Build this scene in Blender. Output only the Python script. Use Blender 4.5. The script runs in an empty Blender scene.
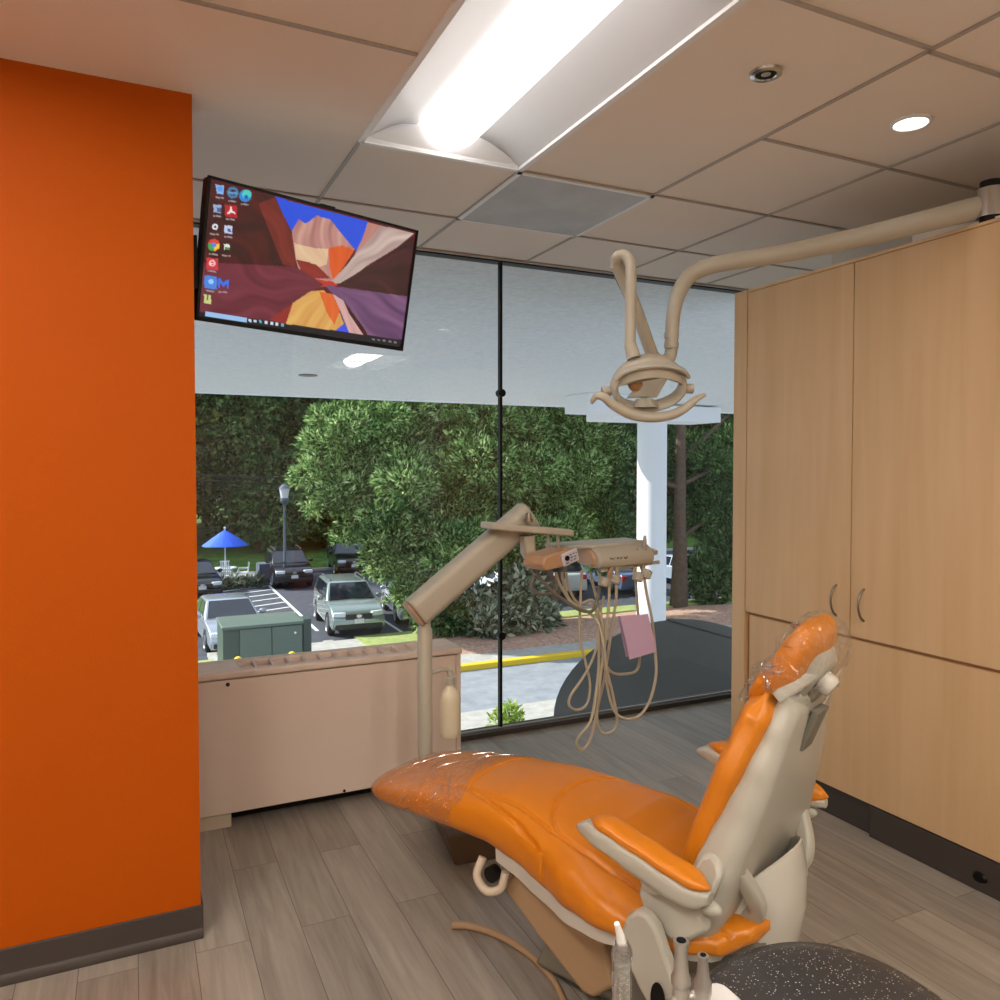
import bpy, math, random
import numpy as np
from mathutils import Vector, Matrix, noise
random.seed(7); RNG = np.random.default_rng(11)
SC = bpy.context.scene; COL = SC.collection
R = math.radians; PI = math.pi

# ------------------------------------------------------------------ camera
F_PX, V0 = 779.0, 490.0
CAM_Z = 1.44
YAW, PITCH = R(25.3), math.atan(22 / F_PX)
cd = bpy.data.cameras.new('camera'); cam = bpy.data.objects.new('camera', cd); COL.objects.link(cam)
cam.location = (0, 0, CAM_Z); cam.rotation_euler = (PI / 2 - PITCH, 0, -YAW)
cd.sensor_width = 36; cd.lens = F_PX / 1000 * 36; cd.shift_y = -(500 - V0) / 1000
cd.clip_start = .05; cd.clip_end = 400
SC.camera = cam
SC.view_settings.view_transform = 'Standard'; SC.view_settings.look = 'None'
SC.view_settings.exposure = 0.0; SC.view_settings.gamma = 1

def ray(u, v):
    x = (u - 500) / F_PX; y = (V0 - v) / F_PX
    f0 = Vector((math.sin(YAW), math.cos(YAW), 0)); r = Vector((math.cos(YAW), -math.sin(YAW), 0))
    f = math.cos(PITCH) * f0 - Vector((0, 0, math.sin(PITCH))); up = math.sin(PITCH) * f0 + Vector((0, 0, math.cos(PITCH)))
    return f + x * r + y * up
def at(u, v, Y):                       # world point at depth Y for a measured image position
    d = ray(u, v); t = Y / d.y
    return Vector((d.x * t, Y, CAM_Z + d.z * t))
def atz(u, v, z):
    d = ray(u, v); t = (z - CAM_Z) / d.z
    return Vector((d.x * t, d.y * t, z))

# ------------------------------------------------------------------ materials
def C(r, g, b):
    def l(c):
        c /= 255
        return c / 12.92 if c <= .04045 else ((c + .055) / 1.055) ** 2.4
    return (l(r), l(g), l(b), 1)
def newmat(name):
    m = bpy.data.materials.new(name); m.use_nodes = True
    nt = m.node_tree; b = nt.nodes['Principled BSDF']
    return m, nt, b
def mat(name, col, rough=.5, metal=0, var=0, scale=20, bump=0, bscale=200, spec=.5, coat=0):
    m, nt, b = newmat(name)
    b.inputs['Base Color'].default_value = col; b.inputs['Roughness'].default_value = rough
    b.inputs['Metallic'].default_value = metal; b.inputs['Specular IOR Level'].default_value = spec
    b.inputs['Coat Weight'].default_value = coat
    if var or bump:
        tc = nt.nodes.new('ShaderNodeTexCoord')
    if var:
        n = nt.nodes.new('ShaderNodeTexNoise'); n.inputs['Scale'].default_value = scale; n.inputs['Detail'].default_value = 4
        nt.links.new(tc.outputs['Object'], n.inputs['Vector'])
        r = nt.nodes.new('ShaderNodeValToRGB')
        r.color_ramp.elements[0].position = .3; r.color_ramp.elements[1].position = .7
        r.color_ramp.elements[0].color = tuple(c * (1 - var) for c in col[:3]) + (1,)
        r.color_ramp.elements[1].color = tuple(min(1, c * (1 + var)) for c in col[:3]) + (1,)
        nt.links.new(n.outputs['Fac'], r.inputs['Fac']); nt.links.new(r.outputs['Color'], b.inputs['Base Color'])
    if bump:
        n = nt.nodes.new('ShaderNodeTexNoise'); n.inputs['Scale'].default_value = bscale
        nt.links.new(tc.outputs['Object'], n.inputs['Vector'])
        bp = nt.nodes.new('ShaderNodeBump'); bp.inputs['Strength'].default_value = bump; bp.inputs['Distance'].default_value = .01
        nt.links.new(n.outputs['Fac'], bp.inputs['Height']); nt.links.new(bp.outputs['Normal'], b.inputs['Normal'])
    return m
def emis(name, col, s):
    m, nt, b = newmat(name)
    b.inputs['Base Color'].default_value = (.8, .8, .8, 1)
    b.inputs['Emission Color'].default_value = col; b.inputs['Emission Strength'].default_value = s
    return m
def leafmat(name, cols, trans=.35):
    m, nt, b = newmat(name); nt.nodes.remove(b)
    out = nt.nodes['Material Output']
    g = nt.nodes.new('ShaderNodeNewGeometry'); r = nt.nodes.new('ShaderNodeValToRGB')
    while len(r.color_ramp.elements) < len(cols): r.color_ramp.elements.new(.5)
    for i, c in enumerate(cols):
        r.color_ramp.elements[i].position = i / (len(cols) - 1); r.color_ramp.elements[i].color = c
    nt.links.new(g.outputs['Random Per Island'], r.inputs['Fac'])
    d = nt.nodes.new('ShaderNodeBsdfDiffuse'); t = nt.nodes.new('ShaderNodeBsdfTranslucent'); mx = nt.nodes.new('ShaderNodeMixShader')
    mx.inputs['Fac'].default_value = trans
    nt.links.new(r.outputs['Color'], d.inputs['Color']); nt.links.new(r.outputs['Color'], t.inputs['Color'])
    nt.links.new(d.outputs[0], mx.inputs[1]); nt.links.new(t.outputs[0], mx.inputs[2]); nt.links.new(mx.outputs[0], out.inputs['Surface'])
    return m
def clearfilm(name, gloss_lo, gloss_hi, tint=(1, 1, 1, 1), rough=.08, bumpk=0):
    m, nt, b = newmat(name); nt.nodes.remove(b); out = nt.nodes['Material Output']
    t = nt.nodes.new('ShaderNodeBsdfTransparent'); t.inputs['Color'].default_value = tint
    g = nt.nodes.new('ShaderNodeBsdfGlossy'); g.inputs['Roughness'].default_value = rough
    lw = nt.nodes.new('ShaderNodeLayerWeight'); lw.inputs['Blend'].default_value = .35
    mr = nt.nodes.new('ShaderNodeMapRange'); mr.inputs['To Min'].default_value = gloss_lo; mr.inputs['To Max'].default_value = gloss_hi
    mx = nt.nodes.new('ShaderNodeMixShader')
    nt.links.new(lw.outputs['Facing'], mr.inputs['Value']); nt.links.new(mr.outputs[0], mx.inputs['Fac'])
    nt.links.new(t.outputs[0], mx.inputs[1]); nt.links.new(g.outputs[0], mx.inputs[2]); nt.links.new(mx.outputs[0], out.inputs['Surface'])
    if bumpk:
        tc = nt.nodes.new('ShaderNodeTexCoord'); n = nt.nodes.new('ShaderNodeTexNoise'); n.inputs['Scale'].default_value = bumpk
        n.inputs['Detail'].default_value = 3; n.inputs['Distortion'].default_value = 2.5
        nt.links.new(tc.outputs['Object'], n.inputs['Vector'])
        bp = nt.nodes.new('ShaderNodeBump'); bp.inputs['Strength'].default_value = 1; bp.inputs['Distance'].default_value = .03
        nt.links.new(n.outputs['Fac'], bp.inputs['Height']); nt.links.new(bp.outputs['Normal'], g.inputs['Normal'])
        nt.links.new(bp.outputs['Normal'], lw.inputs['Normal'])
    return m

def floor_mat():
    m, nt, b = newmat('vinyl planks')
    N = nt.nodes.new; L = nt.links.new
    tc = N('ShaderNodeTexCoord'); mp = N('ShaderNodeMapping'); mp.inputs['Rotation'].default_value = (0, 0, PI / 2)
    L(tc.outputs['Object'], mp.inputs['Vector'])
    br = N('ShaderNodeTexBrick'); br.inputs['Scale'].default_value = 1
    br.inputs['Brick Width'].default_value = 1.22; br.inputs['Row Height'].default_value = .155
    br.inputs['Mortar Size'].default_value = .0012; br.inputs['Bias'].default_value = 0; br.offset = .37; br.offset_frequency = 2
    br.inputs['Color1'].default_value = (0, 0, 0, 1); br.inputs['Color2'].default_value = (1, 1, 1, 1); br.inputs['Mortar'].default_value = (.1, .1, .1, 1)
    L(mp.outputs['Vector'], br.inputs['Vector'])
    # grain: stretched noise shifted per plank
    sc = N('ShaderNodeMapping'); sc.inputs['Scale'].default_value = (30, 2.2, 1); L(tc.outputs['Object'], sc.inputs['Vector'])
    ad = N('ShaderNodeVectorMath'); ad.operation = 'MULTIPLY_ADD'; ad.inputs[1].default_value = (9, 9, 9)
    L(br.outputs['Color'], ad.inputs[0]); L(sc.outputs['Vector'], ad.inputs[2])
    n = N('ShaderNodeTexNoise'); n.inputs['Scale'].default_value = 1; n.inputs['Detail'].default_value = 6; n.inputs['Roughness'].default_value = .62; n.inputs['Distortion'].default_value = .6
    L(ad.outputs[0], n.inputs['Vector'])
    mix = N('ShaderNodeMix'); mix.data_type = 'FLOAT'; mix.inputs[0].default_value = .2
    L(n.outputs['Fac'], mix.inputs[2]); L(br.outputs['Color'], mix.inputs[3])
    r = N('ShaderNodeValToRGB'); e = r.color_ramp.elements
    e[0].position = .22; e[0].color = FLOOR_DARK; e[1].position = .78; e[1].color = FLOOR_LIGHT
    L(mix.outputs[0], r.inputs['Fac'])
    mul = N('ShaderNodeMix'); mul.data_type = 'RGBA'; mul.blend_type = 'MIX'; mul.inputs[7].default_value = C(92, 84, 76)
    L(br.outputs['Fac'], mul.inputs[0]); L(r.outputs['Color'], mul.inputs[6]); L(mul.outputs[2], b.inputs['Base Color'])
    b.inputs['Roughness'].default_value = .3
    bp = N('ShaderNodeBump'); bp.inputs['Strength'].default_value = .12; bp.inputs['Distance'].default_value = .004
    L(n.outputs['Fac'], bp.inputs['Height']); L(bp.outputs['Normal'], b.inputs['Normal'])
    return m
FLOOR_DARK = C(120, 111, 101); FLOOR_LIGHT = C(176, 167, 155)

def wood_mat():
    m, nt, b = newmat('maple laminate'); N = nt.nodes.new; L = nt.links.new
    tc = N('ShaderNodeTexCoord'); mp = N('ShaderNodeMapping'); mp.inputs['Scale'].default_value = (14, 14, .9); L(tc.outputs['Object'], mp.inputs['Vector'])
    n = N('ShaderNodeTexNoise'); n.inputs['Scale'].default_value = 1; n.inputs['Detail'].default_value = 5; n.inputs['Distortion'].default_value = .4
    L(mp.outputs['Vector'], n.inputs['Vector'])
    r = N('ShaderNodeValToRGB'); e = r.color_ramp.elements
    e[0].position = .3; e[0].color = C(208, 171, 126); e[1].position = .7; e[1].color = C(219, 184, 141)
    L(n.outputs['Fac'], r.inputs['Fac']); L(r.outputs['Color'], b.inputs['Base Color']); b.inputs['Roughness'].default_value = .42
    return m

def speckle_mat():
    m, nt, b = newmat('speckled charcoal vinyl'); N = nt.nodes.new; L = nt.links.new
    tc = N('ShaderNodeTexCoord'); v = N('ShaderNodeTexVoronoi'); v.inputs['Scale'].default_value = 175
    L(tc.outputs['Object'], v.inputs['Vector'])
    r = N('ShaderNodeValToRGB'); e = r.color_ramp.elements
    e[0].position = .16; e[0].color = C(225, 225, 222); e[1].position = .24; e[1].color = C(52, 53, 57)
    n = N('ShaderNodeTexNoise'); n.inputs['Scale'].default_value = 60; L(tc.outputs['Object'], n.inputs['Vector'])
    r2 = N('ShaderNodeValToRGB'); r2.color_ramp.elements[0].position = .42; r2.color_ramp.elements[1].position = .54
    mx = N('ShaderNodeMix'); mx.data_type = 'RGBA'; mx.inputs[6].default_value = C(52, 53, 57)
    L(v.outputs['Distance'], r.inputs['Fac']); L(n.outputs['Fac'], r2.inputs['Fac']); L(r2.outputs['Color'], mx.inputs[0]); L(r.outputs['Color'], mx.inputs[7])
    L(mx.outputs[2], b.inputs['Base Color']); b.inputs['Roughness'].default_value = .35
    return m

def ground_mat(name, c1, c2, scale, rough=.9):
    m, nt, b = newmat(name); N = nt.nodes.new; L = nt.links.new
    tc = N('ShaderNodeTexCoord'); n = N('ShaderNodeTexNoise'); n.inputs['Scale'].default_value = scale; n.inputs['Detail'].default_value = 8; n.inputs['Roughness'].default_value = .7
    L(tc.outputs['Object'], n.inputs['Vector']); r = N('ShaderNodeValToRGB'); e = r.color_ramp.elements
    e[0].position = .35; e[0].color = c1; e[1].position = .65; e[1].color = c2
    L(n.outputs['Fac'], r.inputs['Fac']); L(r.outputs['Color'], b.inputs['Base Color']); b.inputs['Roughness'].default_value = rough
    b.inputs['Specular IOR Level'].default_value = .2
    return m

M = dict(
 orange_wall=mat('orange wall paint', C(186, 82, 0), .6, bump=.05, bscale=160, spec=.15),
 wall=mat('warm white wall paint', C(214, 205, 192), .7),
 base=mat('dark brown vinyl base', C(66, 58, 54), .45),
 floor=floor_mat(), wood=wood_mat(), gap=mat('shadowed laminate edge', C(168, 124, 80), .6), speckle=speckle_mat(),
 tile=mat('ceiling tile', C(240, 227, 214), .9, bump=.25, bscale=420, spec=.1),
 tbar=mat('ceiling grid', C(176, 165, 155), .6),
 white_metal=mat('white enamel', C(238, 238, 238), .4), vent=mat('vent face', C(186, 186, 186), .5, var=.12, scale=5),
 lens=emis('troffer lens', (1, .95, .9, 1), 4.8), lens_fill=emis('fill troffer lens', (1, .92, .81, 1), 24), reflector=mat('troffer reflector', C(200, 200, 202), .5), down=emis('downlight lens', (1, .95, .9, 1), 5),
 beige=mat('beige enamel', C(204, 188, 168), .45), heater=mat('heater enamel', C(226, 206, 192), .42, var=.02, scale=2),
 dark=mat('dark cavity', C(22, 20, 18), .8), black=mat('black plastic', C(10, 10, 11), .45, spec=.25),
 chrome=mat('chrome', C(200, 200, 200), .15, 1), steel=mat('brushed steel', C(186, 182, 176), .36, .7), nickel=mat('satin nickel', C(150, 140, 125), .3, 1),
 vinyl=mat('orange vinyl', C(210, 124, 20), .36, bump=.03, bscale=260, spec=.5), vinyl_seam=mat('orange vinyl piping', C(206, 94, 12), .4),
 shell=mat('pale grey chair shell', C(178, 174, 162), .35), shell_white=mat('off white glossy shell', C(202, 198, 188), .2, coat=.4),
 unit=mat('beige dental unit plastic', C(182, 174, 158), .38), unit_dark=mat('tan plastic side', C(186, 146, 112), .4),
 hose=mat('grey beige hose', C(190, 176, 152), .5), bottle=mat('cream bottle plastic', C(226, 212, 184), .3),
 pedestal=mat('grey pedestal casting', C(120, 116, 104), .45), tan=mat('tan base casing', C(170, 140, 108), .5), brown=mat('brown utility box', C(96, 74, 54), .55),
 pink=mat('pink paper', C(208, 176, 206), .8), label=mat('pale label', C(205, 200, 215), .5), ink=mat('dark ink', C(40, 36, 34), .6),
 glass=clearfilm('window glass', .03, .14, (.97, .985, .98, 1), .0), film=clearfilm('clear plastic sleeve', .04, .42, (.99, .99, .99, 1), .05, 14),
 film_tip=clearfilm('plastic tube sleeve', .25, .6, (.9, .9, .9, 1), .2, 60),
 film_fold=clearfilm('folded plastic sleeve', .35, .7, (.97, .97, .97, 1), .12),
 mirror=mat('lamp reflector', C(215, 215, 210), .08, 1), gloss_amber=mat('amber lamp shield', C(170, 124, 84), .3),
 # exterior
 soffit=mat('textured soffit stucco', C(226, 226, 222), .9, var=.09, scale=26, bump=.5, bscale=22), white_paint=mat('white column paint', C(240, 240, 240), .6),
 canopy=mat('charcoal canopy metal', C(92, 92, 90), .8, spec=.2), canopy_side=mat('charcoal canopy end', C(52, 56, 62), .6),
 asphalt=ground_mat('lot asphalt', C(66, 70, 80), C(84, 88, 98), 3), road=ground_mat('drive asphalt', C(128, 134, 142), C(150, 155, 162), 2.5),
 concrete=ground_mat('pale concrete', C(160, 158, 153), C(184, 182, 177), 4), grass=ground_mat('lawn grass', C(58, 92, 40), C(110, 142, 62), 1.3),
 verge=ground_mat('sunlit verge grass', C(132, 148, 84), C(172, 182, 118), 5), mulch=ground_mat('bark mulch', C(142, 110, 92), C(204, 168, 148), 9),
 yellow=mat('yellow curb paint', C(226, 190, 40), .7), line=mat('white road paint', C(232, 234, 236), .8),
 green_box=mat('green utility steel', C(92, 108, 98), .5), green_dark=mat('dark green utility steel', C(66, 82, 74), .5),
 bark=mat('tree bark', C(92, 74, 60), .9, var=.3, scale=8, bump=.6, bscale=12), wire=mat('power cable', C(30, 30, 32), .6),
 pole=mat('lamp post paint', C(74, 90, 104), .5), blue=mat('blue umbrella fabric', C(20, 92, 230), .7), patio=mat('white patio furniture', C(226, 232, 238), .5),
 board=mat('sign board face', C(58, 66, 96), .5),
 tyre=mat('tyre rubber', C(24, 24, 26), .8), rim=mat('alloy rim', C(170, 174, 178), .3, .9), carglass=mat('car glass', C(30, 38, 52), .05, 0, coat=.5),
 trimblack=mat('car trim', C(26, 27, 29), .5), headlamp=mat('headlamp glass', C(220, 228, 236), .1), tail=mat('tail lamp', C(190, 30, 30), .2), plate=mat('licence plate', C(220, 222, 226), .5),
)
L_MAIN = leafmat('cypress foliage', [C(30, 52, 30), C(78, 114, 60), C(142, 178, 106), C(206, 226, 166)], .35)
L_DARK = leafmat('deep green foliage', [C(34, 58, 34), C(62, 94, 54), C(96, 132, 78), C(146, 172, 110)], .3)
L_FOREST = leafmat('forest foliage', [C(26, 42, 24), C(46, 66, 34), C(76, 98, 46), C(160, 156, 70)], .4)
L_SHRUB = leafmat('grey green shrub foliage', [C(58, 72, 54), C(104, 120, 94), C(154, 164, 140), C(214, 218, 200)], .3)
L_LIME = leafmat('lime shrub foliage', [C(96, 128, 50), C(150, 178, 80), C(190, 206, 120)], .35)

# ------------------------------------------------------------------ mesh helpers
W = {}
def tag(o, label=None, cat=None, group=None, kind=None):
    if label: o['label'] = label
    if cat: o['category'] = cat
    if group: o['group'] = group
    if kind: o['kind'] = kind
    return o
def empty(name, loc=(0, 0, 0), rz=0, label=None, cat=None, group=None):
    o = bpy.data.objects.new(name, None); COL.objects.link(o); o.empty_display_size = .1
    o.location = loc; o.rotation_euler = (0, 0, rz)
    W[o.name] = Matrix.Translation(Vector(loc)) @ Matrix.Rotation(rz, 4, 'Z')
    return tag(o, label, cat, group)
def rrect(w, h, r, n=4):
    pts = []
    for cx, cy, a0 in ((w/2 - r, h/2 - r, 0), (-w/2 + r, h/2 - r, PI/2), (-w/2 + r, -h/2 + r, PI), (w/2 - r, -h/2 + r, 1.5*PI)):
        for i in range(n + 1):
            a = a0 + PI/2 * i / n
            pts.append((cx + r*math.cos(a), cy + r*math.sin(a)))
    return pts
def catmull(pts, k=6):
    P = [Vector(p) for p in pts]; P = [2*P[0] - P[1]] + P + [2*P[-1] - P[-2]]
    out = []
    for i in range(1, len(P) - 2):
        a, b, c, d = P[i-1:i+3]
        for j in range(k):
            t = j / k
            out.append(.5*((2*b) + (c - a)*t + (2*a - 5*b + 4*c - d)*t*t + (3*b - a - 3*c + d)*t**3))
    out.append(P[-2]); return out
def interp(P, y):
    if y <= P[0][0]: return P[0][1]
    for a, b in zip(P, P[1:]):
        if y <= b[0]:
            t = (y - a[0]) / (b[0] - a[0]); t = t*t*(3 - 2*t)*.5 + t*.5
            return a[1] + (b[1] - a[1])*t
    return P[-1][1]
class MB:
    def __init__(s): s.v = []; s.f = []; s.mi = []
    def add(s, vs, fs, mi=0):
        o = len(s.v); s.v += [Vector(v) for v in vs]; s.f += [tuple(i + o for i in f) for f in fs]; s.mi += [mi]*len(fs); return s
    def box(s, c, d, rot=None, mi=0):
        vs = [Vector((x*d[0]/2, y*d[1]/2, z*d[2]/2)) for x in (-1, 1) for y in (-1, 1) for z in (-1, 1)]
        if rot is not None: vs = [rot @ v for v in vs]
        return s.add([v + Vector(c) for v in vs], [(0,1,3,2),(4,6,7,5),(0,4,5,1),(2,3,7,6),(0,2,6,4),(1,5,7,3)], mi)
    def bx(s, x0, x1, y0, y1, z0, z1, mi=0): return s.box(((x0+x1)/2, (y0+y1)/2, (z0+z1)/2), (x1-x0, y1-y0, z1-z0), None, mi)
    def loft(s, rings, caps=True, mi=0, closed=False):
        n = len(rings[0]); vs = [p for r in rings for p in r]; fs = []
        m = len(rings)
        for i in range(m if closed else m - 1):
            for j in range(n):
                fs.append((i*n + j, i*n + (j+1) % n, ((i+1) % m)*n + (j+1) % n, ((i+1) % m)*n + j))
        if caps and not closed: fs += [tuple(range(n))[::-1], tuple((m-1)*n + j for j in range(n))]
        return s.add(vs, fs, mi)
    def sweep(s, pts, section, up=(0, 0, 1), scale=None, caps=True, mi=0, closed=False):
        P = [Vector(p) for p in pts]; rings = []; up = Vector(up); nrm = None
        for i, p in enumerate(P):
            if closed: t = P[(i+1) % len(P)] - P[i-1]
            else: t = P[min(i+1, len(P)-1)] - P[max(i-1, 0)]
            t.normalize()
            if nrm is None:
                a = t.cross(up)
                if a.length < 1e-3: a = t.cross(Vector((1, 0, 0)))
                a.normalize()
            else:
                a = nrm - t*nrm.dot(t); a.normalize()
            nrm = a; b = a.cross(t); k = 1 if scale is None else scale[i]
            rings.append([p + a*(x*k) + b*(y*k) for x, y in section])
        return s.loft(rings, caps, mi, closed)
    def tube(s, pts, r, n=12, caps=True, mi=0, closed=False):
        rr = r if isinstance(r, (list, tuple)) else None
        sec = [((1 if rr else r)*math.cos(2*PI*j/n), (1 if rr else r)*math.sin(2*PI*j/n)) for j in range(n)]
        return s.sweep(pts, sec, scale=rr, caps=caps, mi=mi, closed=closed)
    def cyl(s, a, b, r, r2=None, n=20, mi=0): return s.tube([a, b], [r, r if r2 is None else r2], n, True, mi)
    def lathe(s, prof, o=(0, 0, 0), n=28, rot=None, mi=0, sx=1, sy=1):
        rings = []
        for r, z in prof:
            ring = [Vector((r*sx*math.cos(2*PI*j/n), r*sy*math.sin(2*PI*j/n), z)) for j in range(n)]
            if rot is not None: ring = [rot @ p for p in ring]
            rings.append([p + Vector(o) for p in ring])
        return s.loft(rings, prof[0][0] > 1e-5 or prof[-1][0] > 1e-5, mi)
    def prism(s, poly, fn, mi=0, d0=0, d1=1):  # fn(p, q, depth) -> point
        n = len(poly); vs = [fn(p, q, d0) for p, q in poly] + [fn(p, q, d1) for p, q in poly]
        return s.add(vs, [tuple(range(n))[::-1], tuple(range(n, 2*n))] + [(i, (i+1) % n, n + (i+1) % n, n + i) for i in range(n)], mi)
    def ball(s, c, r, n=14, m=9, mi=0, rot=None):
        r = (r, r, r) if isinstance(r, (int, float)) else r
        rings = []
        for i in range(1, m):
            a = -PI/2 + PI*i/m
            ring = [Vector((r[0]*math.cos(a)*math.cos(2*PI*j/n), r[1]*math.cos(a)*math.sin(2*PI*j/n), r[2]*math.sin(a))) for j in range(n)]
            if rot is not None: ring = [rot @ p for p in ring]
            rings.append([p + Vector(c) for p in ring])
        return s.loft(rings, True, mi)
    def build(s, name, mats, parent=None, local=False, smooth=38, bevel=0, seg=2, sub=0, fix=True):
        me = bpy.data.meshes.new(name)
        vs = s.v
        if parent is not None and not local:
            inv = W[parent.name].inverted(); vs = [inv @ v for v in vs]
        me.from_pydata([tuple(v) for v in vs], [], s.f)
        for m in (mats if isinstance(mats, (list, tuple)) else [mats]): me.materials.append(m)
        if any(s.mi): me.polygons.foreach_set('material_index', s.mi)
        if fix:
            import bmesh
            b = bmesh.new(); b.from_mesh(me); bmesh.ops.recalc_face_normals(b, faces=b.faces); b.to_mesh(me); b.free()
        if smooth:
            me.polygons.foreach_set('use_smooth', [True]*len(me.polygons)); me.set_sharp_from_angle(angle=R(smooth))
        me.update()
        o = bpy.data.objects.new(name, me); COL.objects.link(o)
        if parent is not None: o.parent = parent; W[o.name] = W[parent.name]
        else: W[o.name] = Matrix.Identity(4)
        if bevel:
            md = o.modifiers.new('bevel', 'BEVEL'); md.width = bevel; md.segments = seg; md.limit_method = 'ANGLE'; md.angle_limit = R(35)
        if sub:
            md = o.modifiers.new('sub', 'SUBSURF'); md.levels = sub; md.render_levels = sub
        return o
def setting(name, mb, m, **k): return tag(mb.build(name, m, **k), kind='structure')
def part(name, mb, m, parent, **k): return mb.build(name, m, parent, **k)
def copy_tree(o, parent=None):
    c = o.copy(); COL.objects.link(c)
    if parent is not None: c.parent = parent
    for ch in list(o.children): copy_tree(ch, c)
    return c

# ================================================================== ROOM
ZC = 2.55; YW = 3.79; XO = .176; YO = 2.525; XR = 3.75; XL = -2.6; YB = -2.4; XF = 2.58
setting('floor', MB().bx(XL, XR, YB, YW + .05, -.3, 0), M['floor'], smooth=0)
setting('wall_left', MB().bx(XL, XO, YO, YO + .14, 0, ZC + .02), M['orange_wall'], smooth=0)
b = MB().prism(rrect(1, 1, .01), lambda p, q, d: (0, 0, 0))
bb = MB(); prof = [(0, 0), (.017, 0), (.017, .012), (.011, .026), (.008, .03), (.006, .098), (0, .1)]
bb.prism(prof, lambda p, q, d: (XL + (XO + .006 - XL)*d, YO - p, q))
bb.bx(XO, XO + .007, YO - .006, YO + .147, 0, .1)
setting('baseboard_left', bb, M['base'], bevel=.002)
setting('wall_west', MB().bx(XL - .1, XL, YB, YW, 0, ZC), M['wall'], smooth=0)
setting('wall_back', MB().bx(XL, XR, YB - .1, YB, 0, ZC), M['wall'], smooth=0)
setting('wall_right', MB().bx(3.2, XR, YB, 2.86, 0, ZC + .02), M['wall'], smooth=0)
setting('wall_east', MB().bx(XR, XR + .1, YB, YW + .05, 0, ZC + .02), M['wall'], smooth=0)

# ceiling tiles
xs = [XL, -1.724, -1.114, -.504, .106, .716, 1.326, 1.936, 2.546, 3.156, XR]
y_left = [YB, -1.63, -.41, .8, 2.02, 3.25, YW]; y_mid = [YB, -1.03, .19, 1.41, 2.63, 3.25, YW]; y_right = [YB, -1.63, -1.02, -.41, .2, .81, 1.42, 2.03, 2.63, 3.25, YW]
TROFF = [(.716, 1.41), (.716, -1.03), (-1.114, -.41), (1.936, -1.02), (-1.114, .8), (-.504, -1.63), (-2.334 + .61, -1.63)]
HOLES = [(1.630, 1.694, .031), (2.281, 1.731, .042)]
ce = MB(); gr = MB(); zt_ = ZC + .005
def q(x0, x1, y0, y1): ce.add([(x0, y0, zt_), (x1, y0, zt_), (x1, y1, zt_), (x0, y1, zt_)], [(0, 3, 2, 1)])
for i in range(len(xs) - 1):
    x0, x1 = xs[i], xs[i+1]; ys = y_left if x1 < .75 else y_mid if x1 < 1.95 else y_right
    for y0, y1 in zip(ys, ys[1:]):
        if any(x0 - .01 < tx < x1 - .01 and y0 - .01 < ty + .3 < y1 for tx, ty in TROFF):
            tx, ty = [t for t in TROFF if x0 - .01 < t[0] < x1 - .01 and y0 - .01 < t[1] + .3 < y1][0]
            if y1 > ty + 1.23: q(x0, x1, ty + 1.22, y1)
            continue
        if any(x0 - .01 < tx < x1 - .01 and ty - .01 < y0 < ty + 1.21 for tx, ty in TROFF): continue
        h = [h for h in HOLES if x0 < h[0] < x1 and y0 < h[1] < y1]
        if h and min(h[0][0] - x0, x1 - h[0][0]) > .06:
            hx, hy, k = h[0]
            q(x0, x1, y0, hy - k); q(x0, x1, hy + k, y1); q(x0, hx - k, hy - k, hy + k); q(hx + k, x1, hy - k, hy + k)
        else: q(x0, x1, y0, y1)
    for y in ys[1:-1]: gr.bx(x0, x1, y - .006, y + .006, ZC - .001, ZC + .006)
    if i: gr.bx(x0 - .006, x0 + .006, YO + .14 if i == 4 else YB, YW, ZC - .001, ZC + .006)
gr.bx(XL, XR, YW - .03, YW, ZC - .004, ZC + .006)
setting('ceiling', ce, M['tile'], smooth=0, fix=False); setting('trim_1', gr, M['tbar'], smooth=0)
setting('trim_2', MB().bx(XL, XR, YB, YW + .06, ZC + .2, ZC + .24), M['wall'], smooth=0)

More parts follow.
